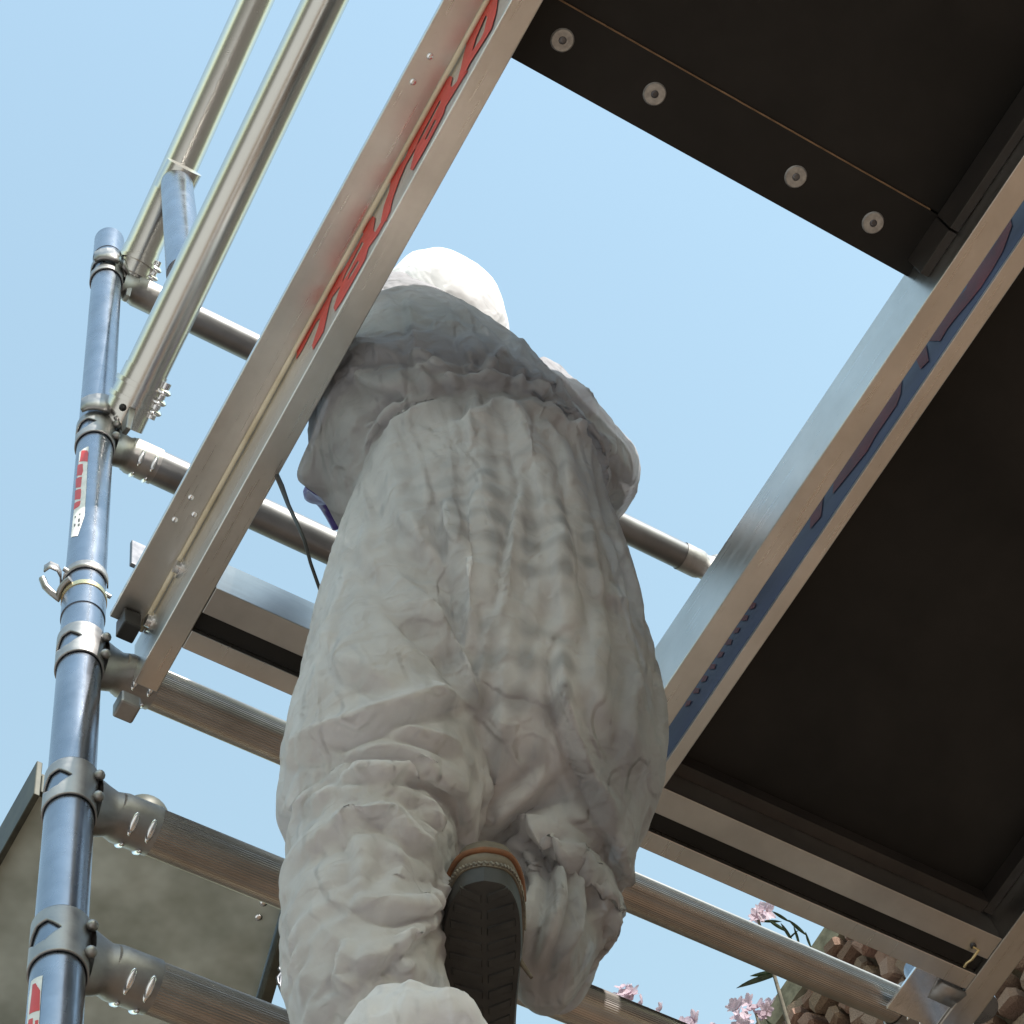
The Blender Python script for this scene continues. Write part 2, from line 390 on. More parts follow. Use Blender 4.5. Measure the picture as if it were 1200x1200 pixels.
# ------------------------------------------------------------------ platforms
ZB, ZT, ZD = 3.97, 4.062, 4.050
Y0, Y1 = -1.05, 1.09
def skew_box(mb, xa0, xa1, xb0, xb1, ya, yb, z0, z1):
    """box whose x range goes from (xa0, xa1) at ya to (xb0, xb1) at yb"""
    return mb.hexa([(xa0, ya, z0), (xa1, ya, z0), (xb1, yb, z0), (xb0, yb, z0), (xa0, ya, z1), (xa1, ya, z1), (xb1, yb, z1), (xb0, yb, z1)])
def lin(x0, s): return lambda y: x0 + s * (y - 0.3)
p1 = thing('platform', 'left scaffold platform with the open hatch the climber stands in, red lettering on its beam', 'platform', (0.83, 0, ZB), 'scaffold platforms')
wl = lin(0.5333, 0.0103)                     # outer web of the left beam
mb = MB(); ye = 1.152
skew_box(mb, wl(Y0), wl(Y0) + 0.030, wl(ye), wl(ye) + 0.030, Y0, ye, ZB, ZT)
lb = mb.build('side_beam', M['beam'], p1, 0.0012)
mb = MB(); ye2 = 1.128
skew_box(mb, wl(Y0) - 0.0475, wl(Y0) - 0.0006, wl(ye2) - 0.0435, wl(ye2) - 0.0006, Y0, ye2, ZT - 0.004, ZT + 0.005)
mb.build('beam_lip', M['beam'], lb, 0.0008)
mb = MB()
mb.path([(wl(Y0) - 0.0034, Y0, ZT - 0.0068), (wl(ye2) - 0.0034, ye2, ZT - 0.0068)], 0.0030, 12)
mb.build('edge_bead', M['cream'], lb)  # pale cream colour paints a sunlit gleam along the bead
# rivets in the lip and bolts in the web
for (x, y) in ((504, 66), (484, 96), (228, 603), (224, 583), (205, 609)):
    p = at(x, y, 2, ZT - 0.004); MB().ball(p, (0.0042, 0.0042, 0.0025), 12, 8).build('rivet', M['bright'], lb)
wn_ = Vector((1, -0.0103, 0)).normalized(); wp = Vector((wl(0.3), 0.3, 4.0))
for (x, y) in ((513, 92), (231, 602)):
    p = on_plane(x, y, wp, wn_); MB().ball(p, (0.004, 0.006, 0.006), 12, 8).build('rivet', M['cast'], lb)
for (x, y) in ((211, 666), (177, 729)):
    p = on_plane(x, y, wp, wn_)
    MB().tube(p, p - wn_ * 0.007, 0.0085, n=6).build('bolt_head', M['bright'], lb, 0.001)
    MB().tube(p, p - wn_ * 0.002, 0.0125, n=24).build('washer', M['bright'], lb)
def print_on(name, loops, p0, n, off, material, parent, conv):
    pts = [[on_plane(*conv(x, y), p0, n) + n * off for (x, y) in lp] for lp in loops]
    # clip to the web
    tri = geometry.tessellate_polygon(pts)
    flat = [p for lp in pts for p in lp]
    return MB().add(flat, [tuple(t) for t in tri]).build(name, material, parent)
cA = lambda x, y: (340 + x * 0.1584, 240 + y * 0.1584)
cB = lambda x, y: (440 + x * 0.15, 80 + y * 0.15)
cC = lambda x, y: (490 + x * 0.10833, y * 0.10833)
PA = [(45, 1150), (55, 1085), (210, 810), (278, 690), (312, 590), (350, 515), (612, 85), (634, 100), (618, 190), (632, 205), (700, 85), (712, 10), (752, 0), (746, 50), (655, 220), (582, 320), (562, 400), (472, 560), (382, 720), (335, 790), (325, 762), (376, 600), (310, 690), (290, 760), (250, 940), (172, 1075), (165, 1040), (212, 900), (228, 835), (195, 872), (92, 1075)]
HA = [[(352, 545), (372, 500), (540, 205), (548, 215), (408, 462)], [(388, 575), (404, 528), (536, 275), (546, 288), (424, 522)], [(428, 560), (440, 525), (506, 415), (514, 425), (450, 535)]]
PB = [(45, 1200), (70, 1080), (112, 960), (126, 870), (212, 735), (237, 700), (262, 640), (332, 480), (482, 210), (584, 62), (606, 72), (592, 140), (602, 152), (662, 80), (690, 20), (728, 20), (652, 140), (592, 240), (552, 300), (540, 352), (442, 540), (382, 650), (296, 800), (275, 790), (306, 670), (330, 600), (240, 760), (190, 880), (150, 990), (120, 1100), (88, 1200)]
HB = [[(312, 640), (344, 560), (508, 252), (516, 266), (392, 500)], [(392, 556), (470, 402), (480, 412), (404, 560)]]
PC = [(470, 740), (500, 600), (540, 450), (640, 240), (770, 0), (870, -260), (960, -260), (870, 0), (850, 150), (800, 320), (700, 480), (572, 680), (482, 850), (440, 930), (425, 900)]
HC = [[(592, 560), (632, 420), (740, 170), (756, 190), (720, 350), (682, 430)]]
print_on('printed_letter', [PA] + HA, wp, wn_, -0.0006, M['red'], lb, cA)
print_on('printed_letter', [PB] + HB, wp, wn_, -0.0008, M['red'], lb, cB)
print_on('printed_letter', [PC] + HC, wp, wn_, -0.0010, M['red'], lb, cC)
# further letters of the same mark, beyond the top of the photograph, are left out

# right beam of the hatch platform
wr0 = lin(1.1160, -0.0145); wr1 = lin(1.1476, -0.0115)
mb = MB(); ye = 1.10
skew_box(mb, wr0(Y0), wr1(Y0), wr0(ye), wr1(ye), Y0, ye, ZB, ZT - 0.004)
rb = mb.build('side_beam', M['beam'], p1, 0.0012)
skew_box(MB(), wr0(Y0) - 0.012, wr0(Y0) - 0.0004, wr0(0.2515) - 0.012, wr0(0.2515) - 0.0004, Y0, 0.2515, ZB + 0.028, ZD - 0.003).build('hinge_block', M['block'], p1, 0.001)
skew_box(MB(), wr0(0.254) - 0.012, wr0(0.254) - 0.0004, wr0(0.31) - 0.012, wr0(0.31) - 0.0004, 0.254, 0.312, ZB + 0.028, ZD - 0.003).build('hinge_block', M['block'], p1, 0.001)
# deck beyond the hatch: panel, edge strip with its sawn edge, four screws
xa = wl(0) + 0.0304
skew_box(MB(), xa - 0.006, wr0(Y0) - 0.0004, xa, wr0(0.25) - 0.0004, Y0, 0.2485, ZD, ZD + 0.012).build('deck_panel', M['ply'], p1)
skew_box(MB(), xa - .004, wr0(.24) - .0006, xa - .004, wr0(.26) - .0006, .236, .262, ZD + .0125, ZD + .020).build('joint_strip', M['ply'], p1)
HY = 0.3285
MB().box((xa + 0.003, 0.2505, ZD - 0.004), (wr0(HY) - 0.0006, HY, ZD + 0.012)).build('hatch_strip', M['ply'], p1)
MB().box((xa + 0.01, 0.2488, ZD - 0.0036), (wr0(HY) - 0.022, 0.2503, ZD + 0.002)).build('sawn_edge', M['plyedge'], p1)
for (x, y) in ((659, 47), (767, 110), (932.5, 207), (1023, 261)):
    p = at(x, y, 2, ZD - 0.004)
    s_ = MB().tube(p, p - Vector((0, 0, 0.0018)), 0.0132, 0.0118, n=28).build('screw', M['screw'], p1)
    MB().ball(p - Vector((0, 0, 0.0018)), (0.0045, 0.0045, 0.0012), 12, 6).build('screw_socket', M['steel_dark'], s_)
# end beam of the hatch platform, its slot and silver lip
def end_beam(pr, x0, x1):
    MB().box((x0, 1.003, ZB + 0.0012), (x1, 1.038, ZT - 0.012)).build('end_beam', M['beam_x'], pr, 0.001)
    MB().box((x0, 1.0385, ZB + 0.010), (x1, 1.0625, ZT - 0.016)).build('end_filler', M['ply'], pr)
    MB().box((x0, 1.063, ZB + 0.0002), (x1, 1.088, ZT - 0.01)).build('end_lip', M['beam'], pr, 0.001)
end_beam(p1, wl(1.05) + 0.0305, wr0(1.05) - 0.0005)

def claws(pr, xs):
    for x in xs:
        pts = [(YF - 0.075, -0.006), (YF - 0.045, 0.004)]
        for k in range(11):
            th = math.radians(200 - 20 * k); pts.append((YF + 0.031 * math.cos(th), 4.01 - ZB + 0.031 * math.sin(th) + 0.0))
        vs = []; fs = []
        for (y, z) in pts:
            vs += [(x - 0.02, y, ZB + z), (x + 0.02, y, ZB + z)]
        for i in range(len(pts) - 1): fs.append((2 * i, 2 * i + 1, 2 * i + 3, 2 * i + 2))
        o = MB().add(vs, fs, True).build('hook_claw', M['cast'], pr)
        m_ = o.modifiers.new('t', 'SOLIDIFY'); m_.thickness = 0.006; m_.offset = 1
# the hatch door, folded up on its hinges: stands above the deck behind the climber's back
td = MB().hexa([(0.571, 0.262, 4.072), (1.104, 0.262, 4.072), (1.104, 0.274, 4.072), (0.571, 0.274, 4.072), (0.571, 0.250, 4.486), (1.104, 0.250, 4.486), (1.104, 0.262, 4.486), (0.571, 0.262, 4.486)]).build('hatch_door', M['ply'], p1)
for x in (0.66, 1.02): MB().tube((x - .03, 0.268, 4.068), (x + .03, 0.268, 4.068), 0.006, n=12).build('hinge', M['bright'], td)
# little black stop and grey plate beside the left beam's end
MB().box((0.498, 1.072, 4.100), (0.532, 1.078, 4.165)).build('toe_board_clip', M['steel_dark'], p1, 0.001)
MB().box((0.507, 1.10, 4.068), (0.530, 1.13, 4.093)).build('stop_block', M['black'], p1, 0.002)
MB().box((0.508, 1.108, 4.02), (0.530, 1.132, 4.056)).build('stop_block', M['black'], p1, 0.002)
MB().box((0.527, 1.150, 3.915), (0.552, 1.175, 3.940)).build('trigger_tab', M['cast'], p1, 0.003)

p2 = thing('platform', 'right scaffold platform with a closed black plywood deck, beside the hatch platform', 'platform', (1.45, 0, ZB), 'scaffold platforms')
v0 = lin(1.1712, -0.0125); v1 = lin(1.1935, -0.0195)
mb = MB(); skew_box(mb, v0(Y0), v1(Y0), v0(1.10), v1(1.10), Y0, 1.10, ZB, ZT - 0.002)
b2 = mb.build('side_beam', M['beam'], p2, 0.0012)
mb = MB(); mb.box((1.7035, Y0, ZB + 0.0), (1.7445, 1.155, ZT - 0.002))
b3 = mb.build('side_beam', M['beam'], p2, 0.0012)
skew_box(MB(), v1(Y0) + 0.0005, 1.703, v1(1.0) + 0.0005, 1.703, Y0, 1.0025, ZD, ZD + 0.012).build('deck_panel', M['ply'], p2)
MB().box((1.690, Y0, ZD - 0.028), (1.703, 1.0, ZD - 0.0005)).build('deck_ledge', M['block'], p2)
MB().box((1.20, 0.985, ZD - 0.028), (1.689, 1.0025, ZD - 0.0005)).build('deck_ledge', M['block'], p2)
end_beam(p2, v1(1.05) + 0.0005, 1.7030)
claws(p2, [1.685])
# corner plate, bolts and clip at the platform's far right corner
MB().box((1.625, 1.0885, ZB + 0.004), (1.703, 1.160, ZB + 0.009)).build('corner_plate', M['bright'], p2, 0.001)
MB().tube(at(1113, 1138, 2, 3.975), at(1113, 1138, 2, 3.975) + Vector((0, 0, 0.02)), 0.009, n=6).build('bolt_head', M['bright'], p2, 0.001)
q = at(1152, 1090, 2, 4.0); MB().ball(q, (0.012, 0.009, 0.007), 14, 8).build('wing_nut', M['bright'], p2)
MB().path([at(1140, 1110, 2, 3.965), at(1147, 1113, 2, 3.962), at(1139, 1124, 2, 3.962), at(1133, 1128, 2, 3.964), at(1130, 1133, 2, 3.966)], 0.0022, 8).build('wire_clip', M['brass'], p2)
MB().path([at(1129, 1082, 2, 4.03), at(1136, 1094, 2, 3.99), at(1141, 1110, 2, 3.968)], 0.004, 8).build('strut', M['steel_dark'], p2)
# print seen in the gap
gn = Vector((1, 0.0125, 0)).normalized(); gp = Vector((v0(0.3), 0.3, 4.0))
c5 = lambda x, y: (1080 + x * 0.15, 220 + y * 0.15); c6 = lambda x, y: (930 + x * 0.2168, 380 + y * 0.2168); c7 = lambda x, y: (740 + x * 0.2667, 600 + y * 0.2667)
def gap_print(poly, conv, off, mt='dred'):
    off += .0006
    print_on('printed_letter', [poly], gp, gn, -off, M[mt], b2, conv)
m, t, b = mat('gap_shade_blue', (.05, .075, .17), .35); noise_col(t, b, (.035, .05, .12), (.09, .12, .24), 12, 5, (1, .3, 1)); M['gapshade'] = m
skew_box(MB(), v0(Y0) - .0004, v0(Y0) - .0001, v0(0.99) - .0004, v0(0.99) - .0001, Y0, 0.99, ZB + .004, ZT - .010).build('sticker_or_shade', M['gapshade'], b2)  # dark blue band: the shade inside the gap put into colour
gap_print([(700, 240), (712, 300), (640, 500), (560, 640), (470, 780), (390, 880), (280, 1010), (210, 1100), (150, 1200), (60, 1200), (150, 1060), (270, 880), (350, 800), (390, 690), (470, 560), (540, 500), (590, 430), (640, 300)], c5, 0.0006)
gap_print([(662, 180), (720, 110), (735, 200), (690, 245)], c6, 0.0008)
gap_print([(590, 300), (500, 430), (410, 550), (290, 700), (222, 830), (215, 920), (280, 840), (400, 690), (450, 600), (560, 440), (582, 380)], c6, 0.0006)
gap_print([(165, 925), (152, 1040), (92, 1110), (96, 1040)], c6, 0.0006)
for k in range(9):
    t0 = k / 9.0; x0 = 540 - 320 * t0; y0_ = 390 + 480 * t0
    gap_print([(x0 - 8, y0_ + 8 + 3 * (k % 3)), (x0 + 12, y0_ + 12), (x0 + 2 + 4 * (k % 2), y0_ + 34), (x0 - 20, y0_ + 40 - 4 * (k % 2))], c7, 0.0006)

# ------------------------------------------------------------------ person
def lo_noise(p, sc): return noise.noise(p * sc)
PR = Vector((0.86, -0.51, 0)).normalized(); PF = Vector((0.51, 0.86, 0)).normalized()
def back(px, py, Y): return at(px, py, 1, Y)
def loft(bm, secs, n=28, cap=True):
    """secs: (centre, half width, half depth); closed tube through the sections"""
    m_ = len(secs); rings = []
    for i, (c, a, bq) in enumerate(secs):
        t = (secs[min(i + 1, m_ - 1)][0] - secs[max(i - 1, 0)][0]).normalized()
        A = (PR - t * PR.dot(t)).normalized(); B = t.cross(A).normalized()
        rings.append([bm.verts.new(c + A * (a * math.cos(2 * math.pi * k / n)) + B * (bq * math.sin(2 * math.pi * k / n))) for k in range(n)])
    for i in range(m_ - 1):
        for k in range(n):
            bm.faces.new((rings[i][k], rings[i][(k + 1) % n], rings[i + 1][(k + 1) % n], rings[i + 1][k]))
    if cap:
        bm.faces.new(rings[0][::-1]); bm.faces.new(rings[-1])
def S_(px, py, Y, w, dth):
    p = back(px, py, Y); c = p + PF * dth
    return (c, w * depth_of(c) / F, dth)
def interp(secs, k=4):
    out = []
    for i in range(len(secs) - 1):
        p0 = secs[max(i - 1, 0)]; p1_ = secs[i]; p2_ = secs[i + 1]; p3 = secs[min(i + 2, len(secs) - 1)]
        for j in range(k):
            t = j / k
            f = lambda a, b_, c, d_: 0.5 * ((2 * b_) + (-a + c) * t + (2 * a - 5 * b_ + 4 * c - d_) * t * t + (-a + 3 * b_ - 3 * c + d_) * t ** 3)
            out.append(tuple(f(p0[q], p1_[q], p2_[q], p3[q]) for q in range(3)))
    out.append(secs[-1]); return out
torso = [S_(575, 850, 0.7760, 130, 0.0900), S_(566, 780, 0.7440, 182, 0.1260), S_(562, 690, 0.7110, 228, 0.1460), S_(560, 600, 0.6750, 212, 0.1440), S_(562, 530, 0.6480, 178, 0.1260),
         S_(560, 474, 0.6363, 146, 0.1100), S_(555, 448, 0.6270, 156, 0.1200), S_(542, 420, 0.6220, 164, 0.1320), S_(518, 386, 0.6240, 160, 0.1290), S_(490, 352, 0.6350, 132, 0.1100), S_(468, 326, 0.6480, 88, 0.0800), S_(456, 312, 0.6600, 44, 0.0450)]
legL = [S_(470, 660, 0.7470, 100, 0.0990), S_(447, 740, 0.7560, 118, 0.0990), S_(440, 820, 0.7830, 113, 0.0945), S_(434, 870, 0.8010, 100, 0.0900), S_(427, 930, 0.8100, 98, 0.0900), S_(420, 1010, 0.8280, 93, 0.0882), S_(426, 1090, 0.8460, 84, 0.0828), S_(446, 1160, 0.8685, 70, 0.0765), S_(458, 1250, 0.9000, 66, 0.0720), S_(448, 1330, 0.9180, 74, 0.0630)]
legR = [S_(666, 690, 0.7440, 106, 0.0990), S_(674, 770, 0.7540, 100, 0.0990), S_(654, 850, 0.7720, 86, 0.0960), S_(644, 920, 0.7980, 74, 0.0930), S_(648, 975, 0.8240, 74, 0.0880), S_(662, 1016, 0.8450, 68, 0.0780), S_(672, 1046, 0.8620, 46, 0.0560)]
shin = [S_(650, 1000, 0.8400, 56, 0.0600), S_(642, 1050, 0.8400, 50, 0.0560), S_(636, 1092, 0.8500, 34, 0.0420)]
armR = [S_(612, 410, 0.6660, 55, 0.0585), S_(654, 452, 0.6705, 54, 0.0560), S_(690, 486, 0.6840, 46, 0.0480), S_(714, 510, 0.6975, 36, 0.0400), S_(706, 546, 0.7650, 36, 0.0380), S_(684, 572, 0.8600, 32, 0.0330), S_(664, 590, 0.9300, 27, 0.0280)]
armL = [S_(436, 380, 0.6660, 48, 0.0520), S_(414, 440, 0.7110, 42, 0.0450), S_(396, 486, 0.7560, 35, 0.0370), S_(380, 518, 0.7830, 31, 0.0320), S_(366, 544, 0.8100, 28, 0.0290)]
def remeshed(name, groups, vox, smooth, scale=0.0):
    bm = bmesh.new()
    for g_ in groups: loft(bm, g_)
    me = bpy.data.meshes.new(name + '_raw'); bm.to_mesh(me); bm.free()
    ob = bpy.data.objects.new(name + '_raw', me); COL.objects.link(ob)
    r = ob.modifiers.new('r', 'REMESH'); r.mode = 'VOXEL'; r.voxel_size = vox
    s_ = ob.modifiers.new('s', 'SMOOTH'); s_.iterations = smooth; s_.factor = 0.5
    if scale:
        pass
    dg = bpy.context.evaluated_depsgraph_get(); ev = ob.evaluated_get(dg)
    out = bpy.data.meshes.new_from_object(ev); out.name = name
    bpy.data.objects.remove(ob); bpy.data.meshes.remove(me)
    return out
G_ = [interp(q) for q in (torso, legL, legR, shin, armR, armL)]
def inset(secs, k): return [(c, a * k, bq * k) for c, a, bq in secs]
inner_me = remeshed('body', [inset(q, .88) for q in G_], 0.012, 6)
suit_raw = remeshed('coverall', G_, 0.0080, 3)
def drape(raw, inner, frames):
    """let the fabric, cut a little too large, settle over the body"""
    io = bpy.data.objects.new('body_collider', inner); COL.objects.link(io)
    io.modifiers.new('c', 'COLLISION'); io.collision.thickness_outer = .003; io.collision.cloth_friction = 25
    ob = bpy.data.objects.new('suit_sim', raw); COL.objects.link(ob)
    n = len(raw.vertices); co = np.zeros(n * 3); raw.vertices.foreach_get('co', co); co = co.reshape(-1, 3)
    w = np.zeros(n)
    zw = torso[5][0].z
    off = np.abs((co - np.array(torso[5][0])) @ np.array(PR))
    w = np.maximum(w, 0.9 * np.exp(-((co[:, 2] - zw) / 0.010) ** 2) * (off < torso[5][1] * 1.0))   # elastic waist
    w = np.maximum(w, np.clip((co[:, 2] - (torso[10][0].z - 0.12)) / 0.16, 0, 1))  # shoulders
    for q in (legL[-1][0], shin[-1][0], armL[-1][0], armR[-1][0]):
        dd = np.linalg.norm(co - np.array(q), axis=1); w = np.maximum(w, np.clip((0.115 - dd) / 0.03, 0, 1))
    vg = ob.vertex_groups.new(name='pin')
    for k in range(11):
        lo, hi = k / 10 - .05, k / 10 + .05
        ids = np.nonzero((w >= lo) & (w < hi))[0]
        if k and len(ids): vg.add([int(v) for v in ids], k / 10, 'REPLACE')
    cm = ob.modifiers.new('cloth', 'CLOTH'); cs = cm.settings
    cs.quality = 5; cs.mass = .05; cs.tension_stiffness = 15; cs.compression_stiffness = 15; cs.shear_stiffness = 5
    cs.bending_stiffness = .008; cs.shrink_min = -.055; cs.air_damping = 2
    cs.vertex_group_mass = 'pin'; cs.pin_stiffness = 2
    cm.collision_settings.use_self_collision = False; cm.collision_settings.distance_min = .003
    cm.point_cache.frame_start = 1; cm.point_cache.frame_end = frames
    for f in range(1, frames + 1): S.frame_set(f)
    ss = ob.modifiers.new('subdivision', 'SUBSURF'); ss.levels = 1; ss.render_levels = 1
    ev = ob.evaluated_get(bpy.context.evaluated_depsgraph_get())
    me = bpy.data.meshes.new_from_object(ev); me.name = 'coverall'
    bpy.data.objects.remove(ob); bpy.data.objects.remove(io)
    S.frame_set(1)
    return me
suit_me = drape(suit_raw, inner_me, 20)
zA = lambda L: [(300 + x * .4167, 260 + y * .4167) for x, y in L]
zB = lambda L: [(300 + x * .4167, 700 + y * .4167) for x, y in L]
FOLDS = [  # polyline over the back, height (mm), half width (px), valley side
    (zA([(430, 180), (440, 300), (450, 400), (500, 480)]), 6, 6), (zA([(745, 250), (730, 330), (660, 400), (630, 450)]), 8, 6), (zA([(700, 255), (742, 300), (742, 400), (740, 490)]), 6, 5),
    (zA([(450, 370), (530, 430), (575, 485)]), 6, 5), (zA([(460, 265), (560, 285), (650, 265)]), 4, 6), (zA([(870, 380), (930, 500), (942, 560)]), 5, 6), (zA([(770, 505), (850, 450), (935, 535)]), 7, 6),
    (zA([(250, 405), (330, 460), (450, 492)]), 6, 6), (zA([(330, 150), (440, 140), (520, 165)]), 5, 7), (zA([(540, 255), (660, 235), (720, 275)]), 4, 6), (zA([(560, 330), (600, 380), (610, 470)]), 4, 5), (zA([(820, 330), (800, 420), (770, 490)]), 4, 5),
    (zA([(690, 495), (735, 560), (748, 650), (760, 700)]), 8, 6), (zA([(690, 495), (640, 545), (540, 585)]), 5, 6), (zA([(505, 490), (400, 525), (330, 600), (310, 690)]), 8, 7), (zA([(560, 495), (430, 560), (350, 650), (330, 760)]), 7, 7),
    (zA([(750, 505), (850, 545), (930, 620), (950, 740)]), 8, 6), (zA([(860, 540), (900, 600), (960, 680), (965, 800)]), 7, 6), (zA([(940, 600), (1000, 650), (1060, 740), (1075, 880)]), 6, 7), (zA([(620, 495), (600, 560), (610, 640)]), 4, 5), (zA([(800, 510), (815, 580), (870, 680), (880, 800)]), 5, 6),
    (zA([(760, 700), (730, 850), (700, 1000), (680, 1200)]), 5, 4), (zA([(540, 780), (560, 920), (605, 1050), (612, 1220)]), 12, 9), (zA([(430, 830), (480, 920), (560, 1000), (600, 1090)]), 6, 8), (zA([(270, 850), (320, 960), (430, 1060), (520, 1180)]), 6, 9),
    (zA([(940, 960), (980, 1050), (1070, 1085)]), 4, 6), (zA([(190, 945), (290, 930)]), 3, 5), (zA([(640, 690), (618, 880), (640, 1100)]), 5, 10), (zA([(860, 820), (850, 1000), (870, 1180)]), 5, 10), (zA([(230, 960), (200, 1100), (160, 1190)]), 4, 9), (zA([(420, 560), (380, 700), (400, 820), (470, 940)]), 5, 10), (zA([(700, 560), (790, 700), (820, 900), (800, 1100)]), 5, 10), (zA([(980, 740), (1010, 900), (1090, 1060)]), 5, 9), (zA([(240, 760), (200, 860), (220, 960)]), 4, 8), (zB([(690, 0), (650, 150), (632, 300)]), 5, 7), (zB([(740, 0), (700, 200), (690, 420)]), 4, 10), (zB([(960, 30), (940, 200), (980, 360)]), 4, 9), (zB([(160, 60), (230, 180), (400, 260)]), 6, 9), (zB([(70, 470), (160, 430), (250, 430)]), 5, 7), (zB([(230, 600), (300, 720), (290, 830)]), 4, 9), (zA([(960, 800), (945, 900), (1000, 1010)]), 4, 6),
    (zB([(370, -10), (480, 80), (550, 170), (600, 260), (628, 330)]), 10, 8), (zB([(95, 415), (250, 380), (420, 310), (520, 285), (600, 300)]), 11, 8), (zB([(250, 440), (400, 430), (500, 490)]), 6, 6), (zB([(360, 375), (480, 400), (575, 432)]), 7, 6),
    (zB([(210, 505), (350, 515), (480, 488), (600, 560)]), 8, 7), (zB([(60, 605), (200, 570), (330, 540), (480, 560)]), 6, 8), (zB([(100, 745), (250, 640), (370, 600), (430, 700), (530, 690)]), 8, 7), (zB([(270, 855), (400, 892), (500, 870), (542, 780)]), 8, 7),
    (zB([(270, 1050), (350, 1020), (480, 920), (530, 880)]), 8, 7), (zB([(260, 960), (230, 1080), (285, 1110)]), 6, 6), (zB([(440, 560), (500, 640), (542, 700)]), 8, 6), (zB([(380, 640), (400, 780), (340, 860)]), 5, 9), (zB([(80, 820), (120, 980), (110, 1120)]), 5, 8), (zB([(420, 950), (400, 1010), (440, 1080)]), 5, 7),
    (zB([(850, 120), (855, 290), (900, 430), (970, 580), (1005, 660)]), 9, 6), (zB([(820, 480), (700, 580), (640, 640)]), 7, 6), (zB([(720, 630), (820, 660), (900, 740), (970, 850), (930, 1010)]), 10, 7), (zB([(740, 640), (850, 730), (845, 860), (790, 1040)]), 10, 6),
    (zB([(780, 650), (890, 790), (895, 900), (840, 1060)]), 8, 5), (zB([(1000, 650), (1030, 750), (1062, 870)]), 6, 6), (zB([(760, 700), (790, 820), (760, 980)]), 7, 6), (zB([(960, 800), (1000, 880), (940, 1010)]), 7, 6), (zB([(680, 300), (690, 450), (640, 600)]), 5, 10), (zB([(1080, 180), (1060, 330), (1040, 480)]), 4, 8)]
HEM = [(zB([(170, 1200), (270, 1135), (400, 1085)]), 7, 7), (zB([(430, 1070), (436, 1130), (430, 1210)]), 6, 6), (zB([(300, 1120), (330, 1210)]), 5, 8), (zB([(520, 1080), (545, 1150), (560, 1210)]), 8, 7), (zB([(480, 1120), (500, 1210)]), 5, 6), (zB([(380, 1100), (390, 1160), (370, 1220)]), 5, 6), (zB([(560, 1100), (590, 1160), (610, 1220)]), 5, 6)]
def press_folds(me, folds=None):
    n = len(me.vertices); co = np.zeros(n * 3); me.vertices.foreach_get('co', co); co = co.reshape(-1, 3)
    no = np.zeros(n * 3); me.vertices.foreach_get('normal', no); no = no.reshape(-1, 3)
    Rm = np.array(CR); d = co - np.array(CAM); c = d @ Rm.T
    px = np.stack([c[:, 0] / c[:, 2] * F + 600, c[:, 1] / c[:, 2] * F + 600], 1)
    vd = -d / np.linalg.norm(d, axis=1, keepdims=True); face = np.clip((no * vd).sum(1) * 2.2 - 0.15, 0, 1)
    disp = np.zeros(n); rng = np.random.RandomState(3)
    for pl, h, w in (folds or FOLDS):
        pl = np.array(pl, float)
        # round the polyline off
        t = np.linspace(0, 1, len(pl)); tt = np.linspace(0, 1, 26)
        P = np.stack([np.interp(tt, t, pl[:, k]) for k in (0, 1)], 1)
        for _ in range(4): P[1:-1] = (P[:-2] + 2 * P[1:-1] + P[2:]) / 4
        lo = P.min(0) - 5 * w; hi = P.max(0) + 5 * w
        idx = np.nonzero((px > lo).all(1) & (px < hi).all(1) & (face > 0))[0]
        if not len(idx): continue
        q = px[idx]; A = P[:-1]; B = P[1:]; AB = B - A; L2 = (AB ** 2).sum(1)
        u = np.clip(((q[:, None] - A[None]) * AB[None]).sum(2) / L2[None], 0, 1)
        C = A[None] + u[..., None] * AB[None]; D = q[:, None] - C; dist = np.sqrt((D ** 2).sum(2)); k = dist.argmin(1); r = np.arange(len(idx))
        side = np.sign(AB[k, 0] * D[r, k, 1] - AB[k, 1] * D[r, k, 0]); sd = dist[r, k] * side
        arc = (k + u[r, k]) / len(A); taper = np.clip(np.minimum(arc, 1 - arc) * 4.5, 0, 1) ** .7
        prof = np.where(sd > 0, np.exp(-(sd / (w * .95)) ** 2), np.exp(-(np.abs(sd) / (w * 2.2)) ** 1.4)) - 0.5 * np.exp(-((sd - w * 1.9) / (w * 1.0)) ** 2)
        disp[idx] += h * 0.001 * 1.75 * prof * taper * face[idx]
    cr = np.zeros(n)
    for i in range(n):
        v = Vector(co[i]); wv_ = Vector(noise.noise_vector(v * 7)) * 0.03
        a = noise.noise((v + wv_) * 17); b_ = noise.noise((v + wv_ * 1.5) * 34 + Vector((5, 2, 9)))
        cr[i] = (1 - abs(a) * 2.2) * 0.0011 + (1 - abs(b_) * 2.2) * 0.0005
    co += no * (disp + cr)[:, None]
    me.vertices.foreach_set('co', co.ravel()); me.update()
press_folds(suit_me)

#FOLDS
person = thing('person', 'person in a crumpled white hooded coverall climbing through the platform hatch, one boot sole showing', 'person', (0.9, 0.95, 3.13))
m, t, b = mat('coverall_fabric', (0.78, 0.78, 0.78), 0.75, 0, 0.3)
out = t.nodes['Material Output']; tr = N(t, 'ShaderNodeBsdfTranslucent'); mx = N(t, 'ShaderNodeMixShader')
mx.inputs[0].default_value = 0.42
nz, rp, mp, tc = noise_col(t, b, (0.74, 0.71, 0.72), (0.86, 0.83, 0.835), 26, 10, (1, 1, 1), 0.3, 0.7)
